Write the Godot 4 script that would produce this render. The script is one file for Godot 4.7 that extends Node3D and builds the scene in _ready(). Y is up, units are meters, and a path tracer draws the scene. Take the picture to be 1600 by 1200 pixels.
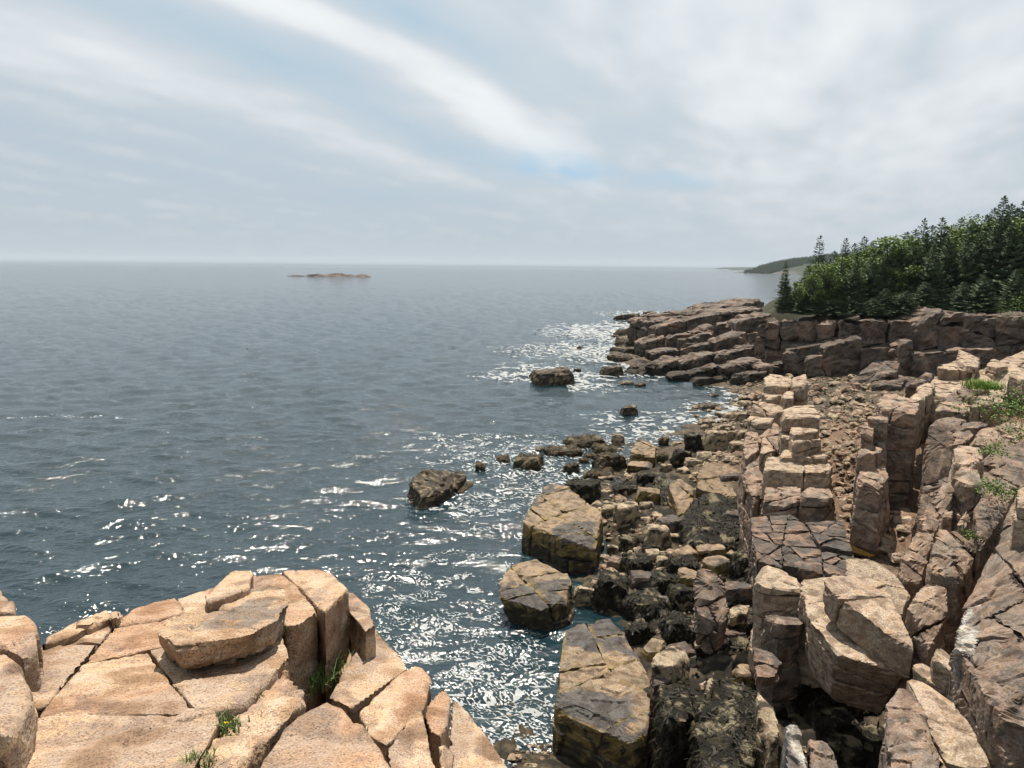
extends Node3D
# A rocky granite coast: a sunlit ledge on a cliff top, a cove of boulders below, a wooded headland, open sea.
# Units are metres, y up, sea level y = 0. The camera stands 13 m above the water and looks to -z.

const FOCAL := 1150.0        # focal length in photo pixels (1600 wide)
const EYE := 13.0
const PITCH := 9.1
const ROLL := 0.56

var names := {}
var mats := {}
var cell := FastNoiseLite.new()
var fbm := FastNoiseLite.new()
var soft := FastNoiseLite.new()
var lace := FastNoiseLite.new()
var joint := FastNoiseLite.new()
var rng := RandomNumberGenerator.new()
var wave := []
var frond: ArrayMesh
var tri_total := 0

# ---------------------------------------------------------------- helpers
func ray(px: float, py: float) -> Vector3:
	var x := (px - 800.0) / FOCAL
	var y := -(py - 600.0) / FOCAL
	var r := deg_to_rad(ROLL)
	var xx := x * cos(r) - y * sin(r)
	var yy := x * sin(r) + y * cos(r)
	var p := deg_to_rad(PITCH)
	return Vector3(xx, yy * cos(p) - sin(p), -(cos(p) + yy * sin(p)))

func at_h(px: float, py: float, h: float) -> Vector3:
	var d := ray(px, py)
	return Vector3(0, EYE, 0) + d * ((h - EYE) / d.y)

func at_z(px: float, py: float, z: float) -> Vector3:
	var d := ray(px, py)
	return Vector3(0, EYE, 0) + d * (z / -d.z)

func on_plane(px: float, py: float, p0: Vector3, sx: float, sz: float) -> Vector3:
	# the plane y = p0.y + sx (x - p0.x) + sz (p0.z - z): sz > 0 rises away from the camera
	var d := ray(px, py)
	var k := d.y - sx * d.x + sz * d.z
	var t := (p0.y - EYE - sx * p0.x + sz * p0.z) / k
	return Vector3(0, EYE, 0) + d * t

func on_ground(px: float, py: float) -> Vector3:
	var d := ray(px, py)
	var o := Vector3(0, EYE, 0)
	var t := 8.0
	while t < 260.0:
		var q := o + d * t
		if q.y < maxf(ground(q.x, q.z), 0.0):
			break
		t += 0.25 + t * 0.004
	return o + d * t

func numbered(called: String) -> String:
	names[called] = names.get(called, -1) + 1
	return called if names[called] == 0 else "%s_%03d" % [called, names[called]]

func tag(o: Node3D, label: String, category: String, group := "", kind := "") -> Node3D:
	if label:
		o.set_meta("label", label)
	if category:
		o.set_meta("category", category)
	if group:
		o.set_meta("group", group)
	if kind:
		o.set_meta("kind", kind)
	return o

func put(called: String, mesh: Mesh, m: Material, pos := Vector3.ZERO, parent: Node3D = self) -> MeshInstance3D:
	var o := MeshInstance3D.new()
	o.name = numbered(called) if parent == self else called
	o.mesh = mesh
	o.material_override = m
	parent.add_child(o, true)
	o.position = pos
	return o

func base(called: String, pos: Vector3) -> Node3D:
	var o := Node3D.new()
	o.name = numbered(called)
	add_child(o, true)
	o.position = pos
	return o

func mesh_from(v: PackedVector3Array, n: PackedVector3Array, ix: PackedInt32Array, c := PackedColorArray(), uv := PackedVector2Array()) -> ArrayMesh:
	var a := []
	a.resize(Mesh.ARRAY_MAX)
	a[Mesh.ARRAY_VERTEX] = v
	if n.size():
		a[Mesh.ARRAY_NORMAL] = n      # left out: flat faces with sharp edges
	if c.size():
		a[Mesh.ARRAY_COLOR] = c
	if uv.size():
		a[Mesh.ARRAY_TEX_UV] = uv
	a[Mesh.ARRAY_INDEX] = ix
	var m := ArrayMesh.new()
	m.add_surface_from_arrays(Mesh.PRIMITIVE_TRIANGLES, a)
	tri_total += ix.size() / 3
	return m

func smooth_normals(v: PackedVector3Array, ix: PackedInt32Array) -> PackedVector3Array:
	var n := PackedVector3Array()
	n.resize(v.size())
	for k in range(0, ix.size(), 3):
		var a := ix[k]
		var b := ix[k + 1]
		var c := ix[k + 2]
		var f := (v[c] - v[a]).cross(v[b] - v[a])
		n[a] += f
		n[b] += f
		n[c] += f
	for k in n.size():
		n[k] = n[k].normalized()
	return n

# ---------------------------------------------------------------- materials
func noise_tex(kind: int, freq: float, size: int, ramp: Gradient, sd: int, octaves := 1, ridged := false, as_normal := false, bump := 4.0) -> NoiseTexture2D:
	var n := FastNoiseLite.new()
	n.noise_type = kind
	n.frequency = freq
	n.seed = sd
	if kind == FastNoiseLite.TYPE_CELLULAR:
		n.cellular_return_type = FastNoiseLite.RETURN_CELL_VALUE
	n.fractal_type = FastNoiseLite.FRACTAL_NONE if octaves == 1 else (FastNoiseLite.FRACTAL_RIDGED if ridged else FastNoiseLite.FRACTAL_FBM)
	n.fractal_octaves = octaves
	var t := NoiseTexture2D.new()
	t.width = size
	t.height = size
	t.seamless = true
	t.seamless_blend_skirt = 0.15
	t.noise = n
	if as_normal:
		t.as_normal_map = true
		t.bump_strength = bump
	if ramp:
		t.color_ramp = ramp
	return t

func ramp(stops: Array, hard := false) -> Gradient:
	var g := Gradient.new()
	var o := PackedFloat32Array()
	var c := PackedColorArray()
	for s in stops:
		o.append(s[0])
		c.append(s[1])
	g.offsets = o
	g.colors = c
	if hard:
		g.interpolation_mode = Gradient.GRADIENT_INTERPOLATE_CONSTANT
	return g

func rock_mat(called: String, speckle: Texture2D, relief: Texture2D, tile: float, cm: float, stain: Texture2D, stain_tile: float, rough: float) -> StandardMaterial3D:
	var m := StandardMaterial3D.new()
	m.resource_name = called
	m.vertex_color_use_as_albedo = true
	m.albedo_texture = speckle
	m.uv1_triplanar = true
	m.uv1_world_triplanar = true
	m.uv1_triplanar_sharpness = 4.0
	m.uv1_scale = Vector3.ONE / tile
	m.roughness = rough
	m.metallic_specular = 0.35
	m.heightmap_enabled = true
	m.heightmap_texture = relief
	m.heightmap_scale = cm
	if stain:
		m.detail_enabled = true
		m.detail_albedo = stain
		m.detail_blend_mode = BaseMaterial3D.BLEND_MODE_MUL
		m.detail_uv_layer = BaseMaterial3D.DETAIL_UV_2
		m.uv2_triplanar = true
		m.uv2_world_triplanar = true
		m.uv2_triplanar_sharpness = 4.0
		m.uv2_scale = Vector3.ONE / stain_tile
	mats[called] = m
	return m

func plain(called: String, c: Color, rough: float, back := 0.0) -> StandardMaterial3D:
	var m := StandardMaterial3D.new()
	m.resource_name = called
	m.albedo_color = c.linear_to_srgb()
	m.vertex_color_use_as_albedo = true
	m.roughness = rough
	m.metallic_specular = 0.35
	if back > 0.0:
		m.backlight_enabled = true
		m.backlight = Color(back, back, back * 0.6)
	mats[called] = m
	return m

func make_materials() -> void:
	var W := func(v): return Color(v, v, v)
	# mineral grains: quartz, cream and pink feldspar, black mica
	var grain := noise_tex(FastNoiseLite.TYPE_CELLULAR, 0.16, 512, ramp([[0.0, Color(0.62, 0.57, 0.55)], [0.07, Color(0.82, 0.79, 0.77)], [0.24, Color(0.93, 0.88, 0.84)], [0.42, Color(0.99, 0.96, 0.93)], [0.6, Color(0.92, 0.89, 0.87)], [0.76, Color(1, 0.98, 0.94)], [0.9, Color(0.8, 0.76, 0.74)]], true), 3)
	var grain_mid := noise_tex(FastNoiseLite.TYPE_SIMPLEX_SMOOTH, 0.05, 512, ramp([[0.0, W.call(0.66)], [0.35, W.call(0.84)], [0.5, W.call(0.94)], [0.65, W.call(0.99)], [1.0, W.call(1.0)]]), 5, 4)
	var relief := noise_tex(FastNoiseLite.TYPE_SIMPLEX_SMOOTH, 0.012, 1024, null, 7, 7)
	var cracks := noise_tex(FastNoiseLite.TYPE_SIMPLEX_SMOOTH, 0.006, 1024, ramp([[0.0, W.call(0.0)], [0.5, W.call(0.55)], [0.78, W.call(0.85)], [0.9, W.call(0.75)], [1.0, W.call(0.2)]]), 11, 6, true)
	# blotches of lichen, rust and weathering, wide and with ragged outlines
	var blotch := noise_tex(FastNoiseLite.TYPE_SIMPLEX_SMOOTH, 0.008, 512, ramp([[0.0, Color(0.74, 0.68, 0.62)], [0.3, Color(0.86, 0.8, 0.74)], [0.42, Color(0.96, 0.93, 0.9)], [0.55, Color(1, 1, 1)], [0.7, Color(1.0, 0.96, 0.9)], [0.85, Color(0.88, 0.86, 0.86)], [1.0, Color(0.75, 0.74, 0.74)]]), 17, 5)
	var blotch2 := noise_tex(FastNoiseLite.TYPE_SIMPLEX_SMOOTH, 0.01, 512, ramp([[0.0, Color(0.72, 0.68, 0.64)], [0.34, Color(0.84, 0.8, 0.77)], [0.44, Color(0.95, 0.93, 0.91)], [0.56, Color(1, 1, 1)], [0.66, Color(1.0, 0.96, 0.9)], [1.0, Color(0.86, 0.8, 0.72)]]), 19, 6)
	rock_mat("granite", grain, relief, 0.45, 0.9, blotch, 1.9, 0.85)
	rock_mat("shore_rock", grain_mid, cracks, 1.7, 1.6, blotch2, 3.1, 0.8)
	rock_mat("cliff_rock", grain_mid, cracks, 1.4, 1.6, blotch2, 2.7, 0.85)
	rock_mat("far_rock", grain_mid, cracks, 5.0, 8.0, blotch2, 13.0, 0.85)
	rock_mat("weedy_rock", grain_mid, relief, 0.5, 5.0, null, 1.0, 0.5)
	rock_mat("pebbles", grain_mid, relief, 0.35, 5.0, blotch2, 1.3, 0.8)
	var sea := StandardMaterial3D.new()
	sea.resource_name = "sea_water"
	sea.albedo_color = Color(0.007, 0.021, 0.027, 0.86).linear_to_srgb()
	sea.albedo_color.a = 0.86
	sea.transparency = BaseMaterial3D.TRANSPARENCY_ALPHA
	sea.roughness = 0.068
	sea.metallic_specular = 0.5
	sea.normal_enabled = true
	sea.normal_texture = noise_tex(FastNoiseLite.TYPE_SIMPLEX_SMOOTH, 0.028, 1024, null, 23, 4, false, true, 6.0)
	sea.normal_scale = 0.9
	mats["sea"] = sea
	var fo := plain("foam", Color(0.42, 0.44, 0.44), 0.9)
	fo.transparency = BaseMaterial3D.TRANSPARENCY_ALPHA
	fo.albedo_color.a = 0.55
	plain("rockweed", Color(1, 1, 1), 0.65)
	plain("bark", Color(0.07, 0.05, 0.04), 0.95)
	plain("needles", Color(1, 1, 1), 0.75, 0.25)
	plain("leaves", Color(1, 1, 1), 0.7, 0.45)
	plain("grass", Color(1, 1, 1), 0.65, 0.4)
	plain("feather", Color(1, 1, 1), 0.8)
	plain("far_wood", Color(1, 1, 1), 0.9)
	var pool := StandardMaterial3D.new()
	pool.resource_name = "rusty_pool"
	pool.albedo_color = Color(0.04, 0.024, 0.006, 0.75).linear_to_srgb()
	pool.albedo_color.a = 0.75
	pool.transparency = BaseMaterial3D.TRANSPARENCY_ALPHA
	pool.roughness = 0.06
	mats["pool"] = pool

# ---------------------------------------------------------------- ground
var GP := PackedVector3Array([   # x, height, z
	Vector3(-30, -5, -12), Vector3(-70, -9, -60), Vector3(-70, -9, -110), Vector3(-60, -9, -165), Vector3(-20, -8, -165), Vector3(-40, -8, -130), Vector3(-20, -5, -15), Vector3(-20, -6, -40), Vector3(-10, -4.0, -30), Vector3(-6, -3.0, -20), Vector3(-3.5, -1.8, -24), Vector3(-1.6, -0.7, -19), Vector3(-0.6, -0.25, -16.5), Vector3(0.2, 0.15, -14), Vector3(-5, -1.5, -10), Vector3(-4, -2.4, -35), Vector3(-6, -3.5, -45), Vector3(0, -2.4, -56), Vector3(5, -2.6, -66), Vector3(10, -2.4, -76), Vector3(0, -4, -80), Vector3(8, -3, -95), Vector3(14, -2.5, -108), Vector3(14, -4, -130), Vector3(20, -4, -155), Vector3(-25, -7, -100), Vector3(-0.5, -0.9, -22), Vector3(-1.2, -1.4, -28), Vector3(0.5, -1.0, -37), Vector3(2.5, -0.7, -45), Vector3(5.5, -0.9, -51), Vector3(9, -0.9, -58), Vector3(14, -1.0, -66), Vector3(19, -1.0, -76), Vector3(11, -1.4, -86),
	Vector3(1.7, 0.0, -18.5), Vector3(1.5, -0.5, -21.7), Vector3(1.4, -0.6, -26), Vector3(2.5, -0.3, -32), Vector3(0.2, 0.1, -18.4), Vector3(0.5, 0.2, -17), Vector3(4.2, 0.1, -40), Vector3(6.0, 0.05, -45.5), Vector3(10, 0.05, -52), Vector3(13.5, 0.05, -57), Vector3(20.3, 0.0, -67.5), Vector3(25.5, 0.1, -78), Vector3(16.5, -0.6, -86), Vector3(21, -0.6, -91),
	Vector3(4, 0.3, -16), Vector3(5, 0.35, -22), Vector3(4, 0.2, -28), Vector3(6, 0.7, -36), Vector3(8, 0.7, -30), Vector3(9, 0.7, -42), Vector3(12, 0.8, -48), Vector3(8, 0.8, -22), Vector3(8.5, 0.7, -17), Vector3(7, 0.7, -13), Vector3(12, 2.0, -26.5), Vector3(11.5, 1.4, -33), Vector3(14, 2.4, -40), Vector3(17, 2.2, -46), Vector3(18, 1.4, -54), Vector3(24, 1.1, -62), Vector3(28, 0.9, -70), Vector3(32, 1.2, -74), Vector3(40, 1.6, -73), Vector3(30, 1.9, -60), Vector3(25, 2.4, -52), Vector3(21, 3.6, -44), Vector3(19.5, 4.2, -37), Vector3(14.6, 2.7, -29.5), Vector3(16.6, 3.6, -28), Vector3(14.5, 3.4, -21), Vector3(11, 2.2, -14), Vector3(16, 4.6, -14), Vector3(19, 6, -20), Vector3(23, 7.0, -28), Vector3(26, 7.0, -36), Vector3(34, 7.8, -42), Vector3(40, 7, -52), Vector3(45, 2.4, -62), Vector3(50, 2.6, -70), Vector3(60, 8, -56), Vector3(45, 10, -40), Vector3(30, 10, -20), Vector3(16, 8.4, -8), Vector3(40, 12, -20), Vector3(10, 5, -7), Vector3(5, 4, -7), Vector3(3, 1, -11),
	Vector3(25, 0.2, -85), Vector3(31, 1.0, -82), Vector3(20, 0.6, -101), Vector3(25, 2.8, -108), Vector3(33, 3.4, -99), Vector3(33, 1.8, -90), Vector3(38, 3, -83), Vector3(32, 4.6, -117), Vector3(25, 1, -124), Vector3(30, -1, -140), Vector3(43, 7.6, -86), Vector3(45, 8.8, -95), Vector3(40, 8.2, -102), Vector3(55, 8.2, -85), Vector3(70, 9.3, -83), Vector3(60, 10.5, -95), Vector3(80, 13, -100), Vector3(50, 9, -120), Vector3(45, 4, -138), Vector3(48, -1, -155), Vector3(100, 14, -60), Vector3(100, 14, -120), Vector3(70, 3, -140), Vector3(90, 12, -80), Vector3(62, 2.5, -76), Vector3(52, 2.2, -77), Vector3(44, 1.8, -77), Vector3(36, 1.4, -79)])

var GG := PackedFloat32Array()
const GW := 204
const GH := 260

func ground(x: float, z: float) -> float:
	# the heights below, kept on a grid of 0.7 m
	if GG.is_empty():
		GG.resize(GW * GH)
		for i in GW:
			for j in GH:
				GG[i * GH + j] = ground_exact(-32.0 + i * 0.7, -4.0 - j * 0.7)
	var u := clampf((x + 32.0) / 0.7, 0.0, GW - 1.01)
	var w := clampf((-4.0 - z) / 0.7, 0.0, GH - 1.01)
	var a := int(u)
	var b := int(w)
	var k := a * GH + b
	return lerpf(lerpf(GG[k], GG[k + GH], u - a), lerpf(GG[k + 1], GG[k + GH + 1], u - a), w - b)

func ground_exact(x: float, z: float) -> float:
	var sum := 0.0
	var wt := 0.0
	for p in GP:
		var dx := p.x - x
		var dz := p.z - z
		var d2 := dx * dx + dz * dz + 0.4
		var w := 1.0 / (d2 * d2)
		sum += w * p.y
		wt += w
	return sum / wt

# ---------------------------------------------------------------- rocks
func hull_planes(pts: PackedVector3Array) -> PackedVector3Array:
	# planes of the convex hull of pts (origin inside), each as normal / distance
	var out := PackedVector3Array()
	var n := pts.size()
	for i in n:
		for j in range(i + 1, n):
			for k in range(j + 1, n):
				var m := (pts[j] - pts[i]).cross(pts[k] - pts[i])
				if m.length_squared() < 1e-10:
					continue
				m = m.normalized()
				var d := m.dot(pts[i])
				if d < 0.0:
					m = -m
					d = -d
				var good := d > 1e-4
				if good:
					for q in pts:
						if m.dot(q) > d + 0.002:
							good = false
							break
				if good:
					var s := m / d
					var fresh := true
					for o in out:
						if (o - s).length_squared() < 1e-4 * s.length_squared():
							fresh = false
							break
					if fresh:
						out.append(s)
	return out

func tone(style: int, p: Vector3, nrm: Vector3) -> Color:
	# base colour (linear) of the rock: minerals, lichen, tidal growth, each with a ragged outline
	var a := fbm.get_noise_3dv(p * 0.9)
	var b := fbm.get_noise_3dv(p * 2.3 + Vector3(31, 7, 5))
	var c := fbm.get_noise_3dv(p * 0.35 + Vector3(3, 77, 15))
	var col: Color
	match style:
		0:   # sunlit tan-pink granite of the ledge
			col = Color(0.6, 0.49, 0.375).lerp(Color(0.64, 0.545, 0.435), clampf(0.5 + a * 1.6, 0, 1))
			col = col.lerp(Color(0.52, 0.385, 0.285), smoothstep(0.08, 0.3, c))
			col = col.lerp(Color(0.42, 0.355, 0.3), smoothstep(0.06, 0.16, fbm.get_noise_3dv(p * Vector3(1.6, 1.0, 0.5) + Vector3(8, 2, 4))) * 0.7)
			col = col.lerp(Color(0.25, 0.2, 0.17), smoothstep(0.22, 0.34, b) * 0.6)
		8:   # the loose slab: the same with grey lichen
			col = Color(0.54, 0.44, 0.335)
			col = col.lerp(Color(0.25, 0.235, 0.22), smoothstep(-0.02, 0.08, b + c * 0.8 - 0.15) * 0.8)
		1:   # shore blocks: tan tops with a dark grey crust, olive-yellow growth on steep sides
			col = Color(0.36, 0.275, 0.19).lerp(Color(0.29, 0.23, 0.165), clampf(0.5 + a * 2.0, 0, 1))
			if nrm.y > 0.35:
				col = col.lerp(Color(0.095, 0.097, 0.1), smoothstep(0.0, 0.03, fbm.get_noise_3dv(p * 0.22 + Vector3(5, 3, 1)) + a * 0.1 + b * 0.06 - 0.12 + crust) * 0.9)
			else:
				col = col.lerp(Color(0.26, 0.2, 0.075), smoothstep(-0.2, 0.12, b + 0.1))
				col = col.lerp(Color(0.06, 0.05, 0.03), smoothstep(0.1, -0.05, p.y - 0.7 + b * 1.4))
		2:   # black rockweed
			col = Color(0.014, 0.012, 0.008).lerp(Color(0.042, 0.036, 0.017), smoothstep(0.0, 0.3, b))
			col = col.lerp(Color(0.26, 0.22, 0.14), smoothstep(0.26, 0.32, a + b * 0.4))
		3:   # pink-brown cliff granite
			col = Color(0.44, 0.345, 0.275).lerp(Color(0.41, 0.3, 0.235), clampf(0.5 + c * 2.0, 0, 1))
			col = col.lerp(Color(0.3, 0.26, 0.22), smoothstep(0.1, 0.22, a))
			col = col.lerp(Color(0.2, 0.165, 0.13), smoothstep(0.26, 0.36, b) * 0.45)
		4:   # dark slaty ledge
			col = Color(0.105, 0.098, 0.092).lerp(Color(0.16, 0.125, 0.11), smoothstep(-0.05, 0.15, a))
			col = col.lerp(Color(0.28, 0.2, 0.155), smoothstep(0.14, 0.24, c + b * 0.4))
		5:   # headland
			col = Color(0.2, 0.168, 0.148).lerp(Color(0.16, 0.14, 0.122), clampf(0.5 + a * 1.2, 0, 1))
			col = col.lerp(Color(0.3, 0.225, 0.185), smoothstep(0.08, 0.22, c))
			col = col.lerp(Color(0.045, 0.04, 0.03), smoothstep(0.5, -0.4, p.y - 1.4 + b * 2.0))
		6:   # pale barnacled stone
			col = Color(0.5, 0.42, 0.3).lerp(Color(0.4, 0.335, 0.245), clampf(0.5 + a * 2.0, 0, 1))
			col = col.lerp(Color(0.06, 0.05, 0.035), smoothstep(0.1, 0.2, b))
		7:   # brown-orange weed on rocks in the water
			col = Color(0.10, 0.062, 0.016).lerp(Color(0.035, 0.028, 0.016), smoothstep(-0.1, 0.15, b))
			col = col.lerp(Color(0.2, 0.17, 0.11), smoothstep(0.28, 0.33, a))
		9:   # sea rock: dark brown with pale flecks
			col = Color(0.07, 0.058, 0.042).lerp(Color(0.035, 0.03, 0.022), smoothstep(-0.1, 0.15, a))
			col = col.lerp(Color(0.22, 0.18, 0.12), smoothstep(0.2, 0.26, b))
		10:  # tan stepped stack
			col = Color(0.51, 0.425, 0.33).lerp(Color(0.48, 0.38, 0.3), clampf(0.5 + c * 2.5, 0, 1))
			col = col.lerp(Color(0.26, 0.21, 0.17), smoothstep(0.26, 0.36, b) * 0.4)
		11:  # grey-brown wall with pale quartz
			col = Color(0.25, 0.21, 0.18).lerp(Color(0.33, 0.25, 0.2), smoothstep(-0.1, 0.15, a))
			col = col.lerp(Color(0.16, 0.14, 0.125), smoothstep(0.14, 0.28, b))
		12:  # white quartz vein
			col = Color(0.5, 0.49, 0.47).lerp(Color(0.22, 0.21, 0.21), smoothstep(0.0, 0.12, b))
		_:   # pink rubble
			col = Color(0.46, 0.33, 0.25).lerp(Color(0.4, 0.34, 0.26), clampf(0.5 + a * 2.0, 0, 1))
	return col

# lo, lo_f: slow swelling; blk, blk_s: stepped breaks along the joints (cell size); k: roundness of edges; cuts, cut_d: knocked-off corners
const STYLE := {
	0: {"lo": 0.01, "lo_f": 1.3, "blk": 0.014, "gap_d": 0.008, "gap_w": 0.1, "tvar": 0.06, "split": 1.0, "open": 0.003, "yaw": 0.1, "blk_s": Vector3(0.36, 0.4, 1.5), "k": 0.032, "cuts": 5, "cut_d": 0.08, "mat": "granite"},
	8: {"lo": 0.012, "lo_f": 3.0, "blk": 0.012, "blk_s": Vector3(0.3, 0.1, 0.3), "k": 0.05, "cuts": 6, "cut_d": 0.14, "mat": "granite"},
	1: {"lo": 0.02, "lo_f": 0.7, "blk": 0.035, "blk_s": Vector3(0.9, 0.2, 0.7), "gap_w": 0.04, "gap_d": 0.03, "k": 0.025, "cuts": 8, "cut_d": 0.14, "mat": "shore_rock", "flat": true, "split": 2.3, "open": 0.03},
	2: {"lo": 0.06, "lo_f": 1.4, "blk": 0.06, "blk_s": Vector3(0.35, 0.3, 0.35), "k": 0.1, "cuts": 9, "cut_d": 0.2, "mat": "weedy_rock", "flat": true},
	3: {"lo": 0.015, "lo_f": 0.8, "blk": 0.04, "blk_s": Vector3(0.8, 0.3, 0.6), "gap_w": 0.04, "gap_d": 0.03, "k": 0.015, "cuts": 8, "cut_d": 0.16, "mat": "cliff_rock", "flat": true, "split": 1.7, "open": 0.028},
	4: {"lo": 0.012, "lo_f": 0.9, "blk": 0.03, "blk_s": Vector3(0.5, 0.3, 0.4), "gap_w": 0.04, "k": 0.02, "cuts": 4, "cut_d": 0.06, "mat": "shore_rock", "flat": true, "split": 1.1, "open": 0.07},
	5: {"lo": 0.06, "lo_f": 0.3, "blk": 0.25, "blk_s": Vector3(4.0, 1.2, 3.0), "gap_d": 0.2, "k": 0.02, "cuts": 7, "cut_d": 0.14, "mat": "far_rock", "flat": true, "split": 7.0, "open": 0.12},
	6: {"lo": 0.03, "lo_f": 1.6, "blk": 0.02, "blk_s": Vector3(0.4, 0.3, 0.4), "k": 0.15, "cuts": 9, "cut_d": 0.24, "mat": "shore_rock", "flat": true},
	7: {"lo": 0.06, "lo_f": 1.2, "blk": 0.05, "blk_s": Vector3(0.5, 0.3, 0.4), "k": 0.15, "cuts": 8, "cut_d": 0.2, "mat": "weedy_rock", "flat": true},
	9: {"lo": 0.04, "lo_f": 0.9, "blk": 0.12, "blk_s": Vector3(1.2, 0.4, 0.8), "gap_w": 0.05, "gap_d": 0.06, "k": 0.03, "cuts": 10, "cut_d": 0.2, "mat": "shore_rock", "flat": true},
	10: {"lo": 0.01, "lo_f": 0.9, "blk": 0.03, "blk_s": Vector3(0.8, 0.25, 0.6), "gap_w": 0.04, "gap_d": 0.025, "k": 0.012, "cuts": 8, "cut_d": 0.14, "mat": "cliff_rock", "flat": true, "split": 1.8, "open": 0.028},
	11: {"lo": 0.02, "lo_f": 0.6, "blk": 0.05, "blk_s": Vector3(0.9, 0.8, 0.4), "gap_w": 0.04, "gap_d": 0.03, "k": 0.015, "cuts": 8, "cut_d": 0.14, "mat": "cliff_rock", "flat": true, "split": 2.0, "open": 0.028},
	12: {"lo": 0.03, "lo_f": 1.2, "blk": 0.05, "blk_s": Vector3(0.3, 0.7, 0.3), "k": 0.04, "cuts": 6, "cut_d": 0.1, "mat": "cliff_rock", "flat": true},
	13: {"lo": 0.03, "lo_f": 1.6, "blk": 0.05, "blk_s": Vector3(0.4, 0.25, 0.4), "k": 0.03, "cuts": 8, "cut_d": 0.2, "mat": "cliff_rock", "flat": true},
}
var crust := 0.0

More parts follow.
